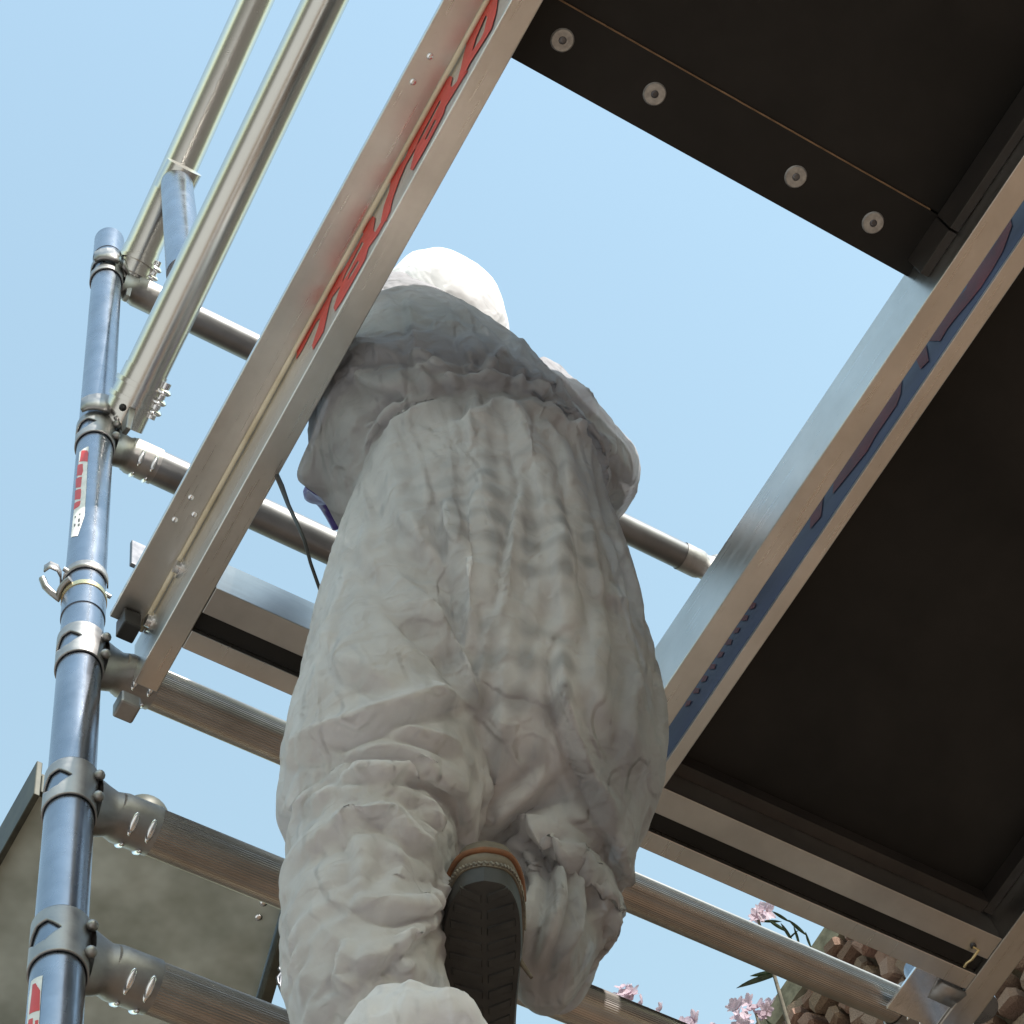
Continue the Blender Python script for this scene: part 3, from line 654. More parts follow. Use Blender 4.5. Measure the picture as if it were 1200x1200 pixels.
# faint check of the clothes worn below, showing through where the fabric lies tight
sep = N(t, 'ShaderNodeSeparateXYZ'); nd = N(t, 'ShaderNodeTexNoise'); nd.inputs['Scale'].default_value = 6
add = N(t, 'ShaderNodeVectorMath', operation='MULTIPLY_ADD'); add.inputs[1].default_value = (.022, .022, .022)
t.links.new(tc.outputs['Object'], nd.inputs['Vector']); t.links.new(nd.outputs['Color'], add.inputs[0]); t.links.new(tc.outputs['Object'], add.inputs[2]); t.links.new(add.outputs[0], sep.inputs[0])
def wave(sock, freq, ph=0):
    a = N(t, 'ShaderNodeMath', operation='MULTIPLY_ADD'); a.inputs[1].default_value = freq; a.inputs[2].default_value = ph
    c = N(t, 'ShaderNodeMath', operation='SINE'); t.links.new(sock, a.inputs[0]); t.links.new(a.outputs[0], c.inputs[0]); return c
w1 = wave(sep.outputs['X'], 190); w2 = wave(sep.outputs['Z'], 170)
ad = N(t, 'ShaderNodeMath', operation='ADD'); t.links.new(w1.outputs[0], ad.inputs[0]); t.links.new(w2.outputs[0], ad.inputs[1])
r1 = N(t, 'ShaderNodeMapRange'); r1.inputs[1].default_value = -0.9; r1.inputs[2].default_value = 1.3; t.links.new(ad.outputs[0], r1.inputs[0])
zr = N(t, 'ShaderNodeMapRange', interpolation_type='SMOOTHSTEP'); zr.inputs[1].default_value = 3.80; zr.inputs[2].default_value = 3.70; t.links.new(sep.outputs['Z'], zr.inputs[0])
zr2 = N(t, 'ShaderNodeMapRange', interpolation_type='SMOOTHSTEP'); zr2.inputs[1].default_value = 3.2; zr2.inputs[2].default_value = 3.5; t.links.new(sep.outputs['Z'], zr2.inputs[0])
nb = N(t, 'ShaderNodeTexNoise'); nb.inputs['Scale'].default_value = 8; nb.inputs['Detail'].default_value = 3; t.links.new(tc.outputs['Object'], nb.inputs['Vector'])
nr = N(t, 'ShaderNodeMapRange', interpolation_type='SMOOTHSTEP'); nr.inputs[1].default_value = .34; nr.inputs[2].default_value = .50; t.links.new(nb.outputs['Fac'], nr.inputs[0])
def mul(a, c):
    n_ = N(t, 'ShaderNodeMath', operation='MULTIPLY'); t.links.new(a, n_.inputs[0])
    if isinstance(c, float): n_.inputs[1].default_value = c
    else: t.links.new(c, n_.inputs[1])
    return n_.outputs[0]
px_ = N(t, 'ShaderNodeMapRange', interpolation_type='SMOOTHSTEP'); px_.inputs[1].default_value = .60; px_.inputs[2].default_value = .72; t.links.new(sep.outputs['X'], px_.inputs[0])
fac = mul(px_.outputs[0], mul(mul(mul(r1.outputs[0], zr.outputs[0]), zr2.outputs[0]), nr.outputs[0]))
fac = mul(fac, 0.55)
# greyer tone: shade painted on the upper part, shade and dark trousers at right
back_shade_z = N(t, 'ShaderNodeMapRange', interpolation_type='SMOOTHSTEP'); back_shade_z.inputs[1].default_value = 3.80; back_shade_z.inputs[2].default_value = 3.90; t.links.new(sep.outputs['Z'], back_shade_z.inputs[0])
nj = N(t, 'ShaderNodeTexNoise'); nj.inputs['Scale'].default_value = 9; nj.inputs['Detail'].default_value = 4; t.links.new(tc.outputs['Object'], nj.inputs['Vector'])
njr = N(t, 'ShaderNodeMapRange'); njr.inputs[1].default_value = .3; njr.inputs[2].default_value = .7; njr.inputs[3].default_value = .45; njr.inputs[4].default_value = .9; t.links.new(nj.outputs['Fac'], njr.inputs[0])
trouser_shade_x = N(t, 'ShaderNodeMapRange', interpolation_type='SMOOTHSTEP'); trouser_shade_x.inputs[1].default_value = .76; trouser_shade_x.inputs[2].default_value = .84; t.links.new(sep.outputs['X'], trouser_shade_x.inputs[0])
trouser_shade = mul(mul(trouser_shade_x.outputs[0], njr.outputs[0]), .72); back_shade = mul(mul(back_shade_z.outputs[0], njr.outputs[0]), .85)
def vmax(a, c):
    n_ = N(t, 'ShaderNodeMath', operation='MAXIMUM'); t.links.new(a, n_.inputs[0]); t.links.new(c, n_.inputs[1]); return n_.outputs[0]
fac = vmax(fac, vmax(trouser_shade, back_shade))
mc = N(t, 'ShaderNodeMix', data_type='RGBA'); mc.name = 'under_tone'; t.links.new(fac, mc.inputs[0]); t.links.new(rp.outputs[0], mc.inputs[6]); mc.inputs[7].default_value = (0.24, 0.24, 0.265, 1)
tp = N(t, 'ShaderNodeBsdfTransparent'); mt = N(t, 'ShaderNodeMixShader'); mt.inputs[0].default_value = 0.17; mt.name = 'sheer'
t.links.new(mx.outputs[0], mt.inputs[1]); t.links.new(tp.outputs[0], mt.inputs[2])
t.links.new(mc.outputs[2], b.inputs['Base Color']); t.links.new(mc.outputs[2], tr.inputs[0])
t.links.new(b.outputs[0], mx.inputs[1]); t.links.new(tr.outputs[0], mx.inputs[2]); t.links.new(mt.outputs[0], out.inputs[0])
n2 = N(t, 'ShaderNodeTexNoise'); n2.inputs['Scale'].default_value = 60; n2.inputs['Detail'].default_value = 6
t.links.new(tc.outputs['Object'], n2.inputs['Vector']); 
def crease(scale, seed, st=(1, 1, 1)):
    a_ = N(t, 'ShaderNodeMapping'); a_.inputs['Scale'].default_value = st; a_.inputs['Location'].default_value = (seed, seed * 2, 0); t.links.new(tc.outputs['Object'], a_.inputs[0])
    w_ = N(t, 'ShaderNodeTexNoise'); w_.inputs['Scale'].default_value = scale; w_.inputs['Detail'].default_value = 2.5; w_.inputs['Distortion'].default_value = .6; t.links.new(a_.outputs[0], w_.inputs['Vector'])
    q = N(t, 'ShaderNodeMath', operation='SUBTRACT'); q.inputs[1].default_value = .5; t.links.new(w_.outputs['Fac'], q.inputs[0])
    ab = N(t, 'ShaderNodeMath', operation='ABSOLUTE'); t.links.new(q.outputs[0], ab.inputs[0])
    mr = N(t, 'ShaderNodeMapRange', interpolation_type='SMOOTHERSTEP'); mr.inputs[1].default_value = .10; mr.inputs[2].default_value = 0; t.links.new(ab.outputs[0], mr.inputs[0]); return mr.outputs[0]
c1 = crease(9, 3.0); c2 = crease(21, 8.0)
ca = N(t, 'ShaderNodeMath', operation='MULTIPLY_ADD'); ca.inputs[1].default_value = .5; t.links.new(c2, ca.inputs[0]); t.links.new(c1, ca.inputs[2])
c3 = crease(11, 5.0, (1.3, 1.3, .38)); c4 = crease(15, 1.0, (.5, .5, 1.5))
bpa = bump(t, b, c3, 0.55, 0.006); bpb = bump(t, b, c4, 0.3, 0.003, bpa)
bp0 = bump(t, b, ca.outputs[0], 0.45, 0.0035, bpb)
bp = bump(t, b, n2.outputs['Fac'], 0.2, 0.003, bp0); t.links.new(bp.outputs[0], tr.inputs['Normal']); M['suit'] = m
hm = m.copy(); hm.name = 'hood_fabric'; 
for n_ in hm.node_tree.nodes:
    if n_.type == 'MIX_SHADER': n_.inputs[0].default_value = .04 if n_.name == 'sheer' else .16
for l_ in list(hm.node_tree.links):
    if l_.to_node.name == 'under_tone' and l_.to_socket == l_.to_node.inputs[0]: hm.node_tree.links.remove(l_)
hm.node_tree.nodes['under_tone'].inputs[0].default_value = 0
for n_ in hm.node_tree.nodes:
    if n_.type == 'BUMP': n_.inputs['Strength'].default_value *= .35
    if n_.type == 'VALTORGB':
        for e_ in n_.color_ramp.elements: e_.color = (.84, .84, .85, 1)
M['hoodfab'] = hm
m, t, b = mat('under_clothes', (0.05, 0.05, 0.06), 0.8)
tcb = N(t, 'ShaderNodeTexCoord'); spb = N(t, 'ShaderNodeSeparateXYZ'); t.links.new(tcb.outputs['Object'], spb.inputs[0])
wb = [wave(spb.outputs['X'], 150), wave(spb.outputs['Z'], 125)]
ab_ = N(t, 'ShaderNodeMath', operation='ADD'); t.links.new(wb[0].outputs[0], ab_.inputs[0]); t.links.new(wb[1].outputs[0], ab_.inputs[1])
rb_ = N(t, 'ShaderNodeValToRGB'); rb_.color_ramp.elements[0].position = .2; rb_.color_ramp.elements[1].position = .95; rb_.color_ramp.elements[0].color = (.22, .19, .17, 1); rb_.color_ramp.elements[1].color = (.015, .015, .022, 1)
mb_ = N(t, 'ShaderNodeMapRange'); mb_.inputs[1].default_value = -2; mb_.inputs[2].default_value = 2; t.links.new(ab_.outputs[0], mb_.inputs[0]); t.links.new(mb_.outputs[0], rb_.inputs[0]); t.links.new(rb_.outputs[0], b.inputs['Base Color']); M['under'] = m
m, t, b = mat('skin', (0.45, 0.28, 0.2), 0.5); noise_col(t, b, (0.4, 0.24, 0.17), (0.5, 0.31, 0.23), 20); M['skin'] = m
m, t, b = mat('purple_glove', (0.06, 0.035, 0.22), 0.4); noise_col(t, b, (0.045, 0.025, 0.18), (0.075, 0.045, 0.26), 30); M['glove'] = m
m, t, b = mat('boot_rubber', (0.022, 0.020, 0.018), 0.6)
nz, rp, mp, tc = noise_col(t, b, (0.016, 0.0145, 0.013), (0.035, 0.031, 0.027), 40, 8)
wv = N(t, 'ShaderNodeTexWave'); wv.inputs['Scale'].default_value = 28; wv.inputs['Distortion'].default_value = 1.5; wv.bands_direction = 'DIAGONAL'
t.links.new(tc.outputs['Object'], wv.inputs['Vector']); bump(t, b, wv.outputs['Fac'], 0.12, 0.001); M['rubber'] = m
m, t, b = mat('boot_leather', (0.12, 0.09, 0.06), 0.6); noise_col(t, b, (0.09, 0.07, 0.05), (0.17, 0.13, 0.09), 50); M['leather'] = m
m, t, b = mat('boot_orange', (0.2, 0.07, 0.025), 0.7); noise_col(t, b, (0.11, 0.042, 0.018), (0.22, 0.085, 0.03), 60); M['orange'] = m
m, t, b = mat('stitching', (0.30, 0.26, 0.2), 0.7); noise_col(t, b, (0.12, 0.10, 0.08), (0.22, 0.19, 0.15), 50); M['stitch'] = m

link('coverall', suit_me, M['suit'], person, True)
body = link('body', remeshed('body', [inset(q, .84) for q in G_], 0.012, 6), M['under'], person, True)
# loose lower hem of the left trouser leg, turned out over the boot
bm = bmesh.new(); loft(bm, interp([S_(470, 1152, .775, 62, .050), S_(478, 1166, .765, 88, .062), S_(484, 1195, .765, 104, .075), S_(486, 1250, .78, 118, .085), S_(488, 1320, .80, 124, .085)], 14), 150)
hm_ = bpy.data.meshes.new('trouser_hem'); bm.to_mesh(hm_); bm.free()
for v in hm_.vertices:
    q = v.co.copy(); r_ = 1 - abs(noise.noise(q * 22 + Vector((2, 5, 1)))) * 2
    v.co += Vector((noise.noise(q * 13), noise.noise(q * 13 + Vector((5, 0, 0))), noise.noise(q * 13 + Vector((0, 7, 0))))) * .022 + (q - Vector(legL[-2][0])).normalized() * .007 * r_
for p_ in hm_.polygons: p_.use_smooth = True
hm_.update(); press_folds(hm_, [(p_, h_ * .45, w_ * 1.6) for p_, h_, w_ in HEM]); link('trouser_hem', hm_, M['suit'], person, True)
# head and hood
UPZ = Vector((0, 0, 1)); hc = at(516, 394, 1, 0.7100)
MB().ball(hc + PF * 0.02, (0.072, 0.085, 0.105), 28, 20, (PR, PF, UPZ)).ball(hc + PF * 0.108 - UPZ * 0.01, (0.012, 0.018, 0.022), 10, 8, (PR, PF, UPZ)) \
    .ball(hc + PR * 0.072 + PF * 0.015, (0.01, 0.02, 0.03), 10, 8, (PR, PF, UPZ)).ball(hc - PR * 0.072 + PF * 0.015, (0.01, 0.02, 0.03), 10, 8, (PR, PF, UPZ)) \
    .tube(hc - UPZ * 0.19, hc - UPZ * 0.05, 0.055, 0.052, 24).build('head', M['skin'], person)
nu, nv = 72, 56; vs = []; fs = []
for j in range(nv + 1):
    ph = math.pi * (0.004 + 0.80 * j / nv)
    for i in range(nu):
        th = 2 * math.pi * i / nu
        dx = math.sin(ph) * math.cos(th); dy = math.sin(ph) * math.sin(th); dz = math.cos(ph)
        p = Vector((dx, dy, dz))
        n1 = noise.noise(p * 2.1 + Vector((3, 1, 7))); n2_ = 1 - abs(noise.noise(Vector((dx * 3.0, dy * 3.0, dz * 2.2)) + Vector((9, 4, 2)))) * 2
        rr = 1.0 + 0.06 * n1 + 0.02 * n2_
        peak = max(0, dz) ** 3
        q = hc + PR * (0.086 * dx * rr) + PF * (0.108 * dy * rr - 0.012 * peak) + UPZ * (0.116 * dz * rr + 0.010 * peak)
        vs.append(q)
for j in range(nv):
    for i in range(nu):
        th = 2 * math.pi * (i + .5) / nu; ph = math.pi * (0.004 + 0.80 * (j + .5) / nv)
        if math.sin(th) > 0.62 and 0.33 * math.pi < ph < 0.72 * math.pi: continue          # opening for the face
        fs.append((j * nu + i, (j + 1) * nu + i, (j + 1) * nu + (i + 1) % nu, j * nu + (i + 1) % nu))
MB().add(vs, fs, True).build('hood', M['hoodfab'], person)

# right boot: heel up, sole towards the viewer
bH = CAM + ray(567, 1036) * 1.865; bT = CAM + ray(572, 1362) * 1.965
bu = (bT - bH); BL = bu.length; bu.normalize(); bw = (Vector(CR[0]) - bu * bu.dot(Vector(CR[0]))).normalized(); bn = bw.cross(bu).normalized()
if bn.dot(CAM - bH) < 0: bn = -bn
OUT = [(-.012, 0, 0), (-.004, -14, 16), (.01, -25, 27), (.04, -34, 35), (.09, -42, 41), (.16, -48, 43), (.23, -50, 43), (.32, -46, 40), (.42, -41, 36), (.52, -37, 33), (.60, -36, 33), (.70, -43, 42), (.80, -48, 48), (.89, -44, 45), (.95, -32, 33), (.985, -16, 17), (1, 0, 0)]
PX = 1.93 / F
O2 = []
for i in range(len(OUT) - 1):
    q = [OUT[max(i - 1, 0)], OUT[i], OUT[i + 1], OUT[min(i + 2, len(OUT) - 1)]]
    for k in range(3):
        t_ = k / 3; O2.append(tuple(.5 * (2 * q[1][c_] + (q[2][c_] - q[0][c_]) * t_ + (2 * q[0][c_] - 5 * q[1][c_] + 4 * q[2][c_] - q[3][c_]) * t_ * t_ + (-q[0][c_] + 3 * q[1][c_] - 3 * q[2][c_] + q[3][c_]) * t_ ** 3) for c_ in range(3)))
O2.append(OUT[-1]); O2[0] = OUT[0]; OUT = O2
def outline(k, h, grow=0, smax=9, lift=0):
    L = []; R_ = []
    for (s_, l, r) in OUT:
        s2 = min(s_, smax)
        c = bH + bu * (s2 * BL * (1 if s2 > 0 else 1) - (grow if s_ < .3 else -grow) * 0.6) - bn * (h * (1 - 0.45 * max(0, s2)) if h > .03 else h) 
        L.append(c + bw * ((l * PX) * k - (grow if l else 0))); R_.append(c + bw * ((r * PX) * k + (grow if r else 0)))
    return L[:1] + L[1:-1] + [R_[-1]] + R_[1:-1][::-1]
def layers(ls, name, m_, parent, smooth=False):
    n = len(ls[0]); vs = [p for l in ls for p in l]; fs = []
    for i in range(len(ls) - 1):
        for k in range(n): fs.append((i * n + k, i * n + (k + 1) % n, (i + 1) * n + (k + 1) % n, (i + 1) * n + k))
    fs.append(tuple(range(n))[::-1]); fs.append(tuple(range((len(ls) - 1) * n, len(ls) * n)))
    return MB().add(vs, fs, smooth).build(name, m_, parent)
boot = layers([outline(.97, .0300, .0015), outline(.97, .045, .001), outline(.94, .065)], 'boot', M['leather'], person, True)
layers([outline(.955, 0), outline(.985, .002), outline(1.0, .006), outline(1.0, .020), outline(.99, .0225)], 'sole', M['rubber'], boot)
sole = boot.children[-1] if boot.children else None
bm = bmesh.new(); bm.from_mesh([o for o in bpy.data.objects if o.name.startswith('sole')][0].data)
for k in range(17):                                            # shallow diagonal tread bars, part of the sole
    s0 = .035 + k * .056
    for sd_ in (-1, 1):
        l_, r_ = np.interp(s0, [q[0] for q in OUT], [q[1] for q in OUT]), np.interp(s0, [q[0] for q in OUT], [q[2] for q in OUT])
        wx = (r_ if sd_ > 0 else -l_) * PX * .84
        def P_(s_, x_, h_): return bH + bu * (s_ * BL) + bw * (sd_ * x_) + bn * h_
        q = [P_(s0, .002, -.0005), P_(s0 - .03, wx, -.0005), P_(s0 - .03 + .030, wx, -.0005), P_(s0 + .030, .002, -.0005)]
        tt = [P_(s0 + .004, .003, .0016), P_(s0 - .026, wx - .001, .0016), P_(s0 - .004, wx - .001, .0016), P_(s0 + .026, .003, .0016)]
        off_ = root_loc(boot); vv = [bm.verts.new(v) for v in q + tt]
        for f_ in ((4, 5, 6, 7), (0, 1, 5, 4), (1, 2, 6, 5), (2, 3, 7, 6), (3, 0, 4, 7)): bm.faces.new([vv[i_] for i_ in f_])
bm.to_mesh([o for o in bpy.data.objects if o.name.startswith('sole')][0].data); bm.free()
layers([outline(1.0, .0226, .0012), outline(1.0, .0296, .0016)], 'welt', M['leather'], boot)
# stitches along the welt at the heel and the orange heel seam
ol = outline(1.0, .0262, .0022)
hl = [ol[k] for k in range(18, -1, -1)] + [ol[-k] for k in range(1, 19)]
sm = []
for a_, b_ in zip(hl[:-1], hl[1:]):
    ln = (b_ - a_).length; q = max(1, int(ln / 0.0045))
    for k in range(q):
        sm.append((a_.lerp(b_, k / q), a_.lerp(b_, (k + .6) / q)))
mb = MB()
for a_, b_ in sm: mb.path([a_ - bn * .002, b_ + bn * .002], 0.0011, 6)
mb.build('stitching', M['stitch'], boot)
ol = outline(.97, .047, .0018); hl = [ol[k] for k in range(15, -1, -1)] + [ol[-k] for k in range(1, 16)]
MB().path(hl, 0.0030, 10).build('heel_seam', M['orange'], boot)
l0 = CAM + ray(606, 1118) * 1.91
MB().path([l0, CAM + ray(612, 1130) * 1.895, CAM + ray(623, 1146) * 1.885], [0.0022, 0.0022, 0.0016], 8).build('lace_end', M['leather'], boot)
MB().path([CAM + ray(606, 1075) * 1.93, CAM + ray(605, 1100) * 1.915, l0], 0.0026, 8).build('lace', M['leather'], boot)
# left boot, standing on a rung below the picture
lf = legL[-1][0]
fb = Vector((lf.x + 0.02, YF - 0.15, 2.846))
vs = []; fs = []
prof = [(-.13, .036, .10), (-.10, .04, .11), (-.04, .042, .115), (.02, .043, .09), (.08, .048, .06), (.13, .044, .05), (.155, .025, .04)]
n = 16
for (f_, hw, ht) in prof:
    for k in range(n):
        th = 2 * math.pi * k / n
        vs.append(fb + PF * f_ + PR * (hw * math.cos(th)) + UPZ * (max(0.0, ht * 0.5 + ht * 0.5 * math.sin(th))))
for i in range(len(prof) - 1):
    for k in range(n): fs.append((i * n + k, i * n + (k + 1) % n, (i + 1) * n + (k + 1) % n, (i + 1) * n + k))
fs.append(tuple(range(n))[::-1]); fs.append(tuple(range((len(prof) - 1) * n, len(prof) * n)))
MB().add(vs, fs, True).build('boot', M['leather'], person)

# gloved left hand, half hidden between sleeve and hip
def hand(w, f, side, down, parent):
    """w wrist, f along the fingers, side towards the thumb, down = palm side"""
    bm = bmesh.new()
    def chain(pts, rad):
        mb_ = MB().path(pts, rad, 10); vv = [bm.verts.new(v) for v in mb_.v]
        for q in mb_.f: bm.faces.new([vv[k] for k in q])
    mb_ = MB().ball(w + f * 0.055, (0.042, 0.052, 0.019), 16, 12, (side, f, down)); vv = [bm.verts.new(v) for v in mb_.v]
    for q in mb_.f: bm.faces.new([vv[k] for k in q])
    chain([w - f * 0.03, w + f * 0.03], [0.026, 0.028])
    for k, (o, ln) in enumerate(((0.028, .072), (0.010, .080), (-0.009, .074), (-0.027, .058))):
        p0 = w + f * 0.085 + side * o
        p1_ = p0 + f * ln * .45 + down * .006; p2_ = p1_ + f * ln * .25 + down * ln * .25; p3 = p2_ + f * ln * .02 + down * ln * .3
        chain([p0 - f * .02, p0, p1_, p2_, p3], [.0105, .0105, .0098, .009, .0075])
    t0 = w + f * 0.025 + side * 0.032
    chain([t0 - side * .01, t0 + side * .02 + f * .015, t0 + side * .033 + f * .04 + down * .012, t0 + side * .032 + f * .06 + down * .02], [.014, .012, .0105, .008])
    me = bpy.data.meshes.new('glove_raw'); bm.to_mesh(me); bm.free()
    ob = bpy.data.objects.new('glove_raw', me); COL.objects.link(ob)
    r = ob.modifiers.new('r', 'REMESH'); r.mode = 'VOXEL'; r.voxel_size = .003
    s_ = ob.modifiers.new('s', 'SMOOTH'); s_.iterations = 3
    o2 = bpy.data.meshes.new_from_object(ob.evaluated_get(bpy.context.evaluated_depsgraph_get())); o2.name = 'glove'
    bpy.data.objects.remove(ob)
    return link('glove', o2, M['glove'], parent, True)
wl_ = at(384, 560, 1, 0.8600); fl = (at(424, 590, 1, 0.9400) - wl_).normalized()
dn = (UPZ - fl * fl.z).normalized() * -1; hand(wl_, fl, dn.cross(fl).normalized(), dn, person)
wr_ = armR[-1][0]; fr_ = (PF * .9 - PR * .35).normalized(); hand(wr_, fr_, fr_.cross(-UPZ).normalized() * -1, -UPZ, person)
MB().path([at(404, 508, 1, 0.8370), at(398, 520, 1, 0.8460), at(388, 538, 1, 0.8550)], [0.004, 0.005, 0.003], 10).build('strap_end', M['orange'], person)
cord = thing('cord', 'thin black cord hanging between the left sleeve and the hip of the climber', 'cord', at(340, 590, 1, 0.8370))
MB().path([at(300, 500, 1, 0.8550), at(322, 552, 1, 0.8505), at(330, 570, 1, 0.8487), at(338, 592, 1, 0.8460), at(349, 615, 1, 0.8460), at(357, 634, 1, 0.8505), at(364, 660, 1, 0.8640), at(378, 700, 1, 0.884), at(392, 745, 1, 0.904)], [.0028, .0030, .0032, .0024, .0020, .0020, .002, .002, .002], 10).build('cable', M['black'], cord)

# ------------------------------------------------------------------ boxy metal fixture behind the lower rungs
m, t, b = mat('weathered_sheet', (0.30, 0.31, 0.25), 0.4, 0.4)
noise_col(t, b, (0.20, 0.225, 0.18), (0.66, 0.74, 0.70), 4.0, 4, (1, 1, 1), 0.3, 0.7); noise_col(t, b, 0.30, 0.5, 9, 5, (1, 1, 1), .3, .7, 'Roughness'); M['sheet'] = m
m, t, b = mat('dark_green_frame', (0.05, 0.05, 0.035), 0.5, 0.3); noise_col(t, b, (0.03, 0.03, 0.022), (0.075, 0.072, 0.05), 14, 7); M['frame'] = m
FX0, FX1, FY0, FY1, FZ = 0.742, 1.262, 1.962, 2.62, 5.10
fx = thing('metal_fixture', 'boxy dark framed metal fixture with a greenish sheet underside, behind the lower left rungs', 'metal fixture', ((FX0 + FX1) / 2, 2.3, 0))
FX2 = FX1 + .165
skew_box(MB(), FX0 + .012, FX1 - .022, FX0 + .012, FX2 - .022, FY0 + .012, FY1, FZ + .030, FZ + .036).build('bottom_sheet', M['sheet'], fx)
MB().box((FX0, FY0, FZ - .012), (FX0 + .0115, FY1, FZ + .10)).build('side_skirt', M['frame'], fx, .002)
skew_box(MB(), FX1 - .0215, FX1, FX2 - .0215, FX2, FY0, FY1, FZ - .012, FZ + .075).build('side_skirt', M['frame'], fx, .002)
MB().box((FX0 + .012, FY0, FZ + .004), (FX1 - .022, FY0 + .0115, FZ + .06)).build('front_skirt', M['frame'], fx, .002)
MB().box((FX0 + .012, FY0 + .012, FZ + .0765), (FX1 - .022, FY1, FZ + .085)).build('top_sheet', M['frame'], fx, .002)
kb = at(172, 952, 2, FZ + .062); MB().ball(kb, (.040, .03, .035), 20, 14).build('round_cap', M['frame'], fx)
MB().tube(kb, (kb.x, FY0 + .03, FZ + .05), .022, n=20).build('cap_neck', M['frame'], fx)
for (x, y) in ((309, 1058), (303, 1075)):
    p = at(x, y, 2, FZ + .030); MB().ball(p, (.008, .008, .004), 10, 7).build('rivet', M['bright'], fx)
MB().tube((1.0, 2.58, 0), (1.0, 2.58, FZ + .03), .04, n=24).build('post', M['frame'], fx)
hp = [(345, 1131), (341, 1126), (335, 1127), (331, 1134), (329, 1146), (328, 1156), (331, 1164), (337, 1165), (342, 1160), (345, 1150), (347, 1138), (345, 1131)]
hk = thing('snap_hook', 'thin dark wire snap hook hanging beside the metal fixture, left of the trouser leg', 'hook', at(338, 1145, 1, 2.02))
MB().path([at(x, y, 1, 2.02) for x, y in hp], .0032, 8).build('hook_wire', M['steel_dark'], hk)
MB().path([at(x, y, 1, 2.02) for x, y in [(331, 1128), (327, 1136), (330, 1140), (325, 1146), (326, 1153), (331, 1156)]], .003, 8).build('hook_gate', M['steel_dark'], hk)

# ------------------------------------------------------------------ rubble stone wall on the right
m, t, b = mat('wall_mortar', (0.16, 0.12, 0.085), 0.95, 0, .2); nz, _, _, _ = noise_col(t, b, (0.07, 0.05, 0.035), (0.20, 0.15, 0.11), 9, 9); bump(t, b, nz.outputs['Fac'], .8, .02); M['mortar'] = m
m, t, b = mat('wall_render', (0.22, 0.20, 0.15), 0.95, 0, .2); nz, _, _, _ = noise_col(t, b, (0.14, 0.125, 0.09), (0.30, 0.27, 0.20), 14, 9); bump(t, b, nz.outputs['Fac'], .6, .012); M['render'] = m
m, t, b = mat('rubble_stone', (0.3, 0.2, 0.15), 0.9, 0, .2)
oi = N(t, 'ShaderNodeObjectInfo'); rp = N(t, 'ShaderNodeValToRGB'); cr_ = rp.color_ramp
for k, (p_, c_) in enumerate(((0, (.15, .10, .07)), (.25, (.30, .18, .14)), (.5, (.20, .145, .10)), (.75, (.36, .24, .20)), (1, (.10, .075, .06)))):
    e = cr_.elements[k] if k in (0,) else (cr_.elements[-1] if k == 4 else cr_.elements.new(p_)); e.position = p_; e.color = (*c_, 1)
nz = N(t, 'ShaderNodeTexNoise'); nz.inputs['Scale'].default_value = 22; nz.inputs['Detail'].default_value = 8
tc = N(t, 'ShaderNodeTexCoord'); t.links.new(tc.outputs['Object'], nz.inputs['Vector'])
mxs = N(t, 'ShaderNodeMix', data_type='RGBA', blend_type='OVERLAY'); mxs.inputs[0].default_value = .7
t.links.new(oi.outputs['Random'], rp.inputs['Fac']); t.links.new(rp.outputs[0], mxs.inputs[6]); t.links.new(nz.outputs['Fac'], mxs.inputs[7]); t.links.new(mxs.outputs[2], b.inputs['Base Color'])
bump(t, b, nz.outputs['Fac'], .7, .01); M['stone'] = m
WX, WTOP = 4.37, 8.60
wall = thing('stone_wall', 'rubble stone wall of brown and pinkish stones with a rough rendered top edge', 'wall', (WX + .2, 4.5, 0))
MB().box((WX + .02, 1.6, 0), (WX + .5, 8.0, WTOP - .15)).build('wall_core', M['mortar'], wall)
# rendered top edge, slightly wavy
vs = []; fs = []; nseg = 90
rr_ = random.Random(5)
for k in range(nseg + 1):
    y = 1.6 + 6.4 * k / nseg; j1 = .018 * noise.noise(Vector((y * 5, 1, 2))); j2 = .02 * noise.noise(Vector((y * 4, 7, 2)))
    vs += [(WX - .025 + j1, y, WTOP - .135 + j2), (WX - .03 + j1, y, WTOP - .03 + j1), (WX + .01, y, WTOP + j2 * .6), (WX + .5, y, WTOP + j2 * .6), (WX + .5, y, WTOP - .149), (WX + .03, y, WTOP - .149)]
for k in range(nseg):
    for q in range(6): fs.append((k * 6 + q, k * 6 + (q + 1) % 6, (k + 1) * 6 + (q + 1) % 6, (k + 1) * 6 + q))
fs += [tuple(range(6))[::-1], tuple(range(nseg * 6, nseg * 6 + 6))]
MB().add(vs, fs).build('rendered_edge', M['render'], wall)
def stone_verts(rng):
    """irregular block about one unit across, chamfered corners"""
    bm = bmesh.new(); bmesh.ops.create_cube(bm, size=1)
    for v in bm.verts: v.co += Vector((rng.uniform(-.10, .10), rng.uniform(-.14, .14), rng.uniform(-.14, .14)))
    bmesh.ops.bevel(bm, geom=list(bm.edges), offset=.17, segments=1, affect='EDGES', clamp_overlap=True)
    for v in bm.verts: v.co += Vector((rng.uniform(-.035, .035), rng.uniform(-.04, .04), rng.uniform(-.04, .04)))
    me = bpy.data.meshes.new('stone'); bm.to_mesh(me); bm.free(); me.materials.append(M['stone']); return me
srng = random.Random(11); SM = [stone_verts(srng) for _ in range(14)]
stuff = MB(); nst = 0; wl0 = root_loc(wall); z = WTOP - .155
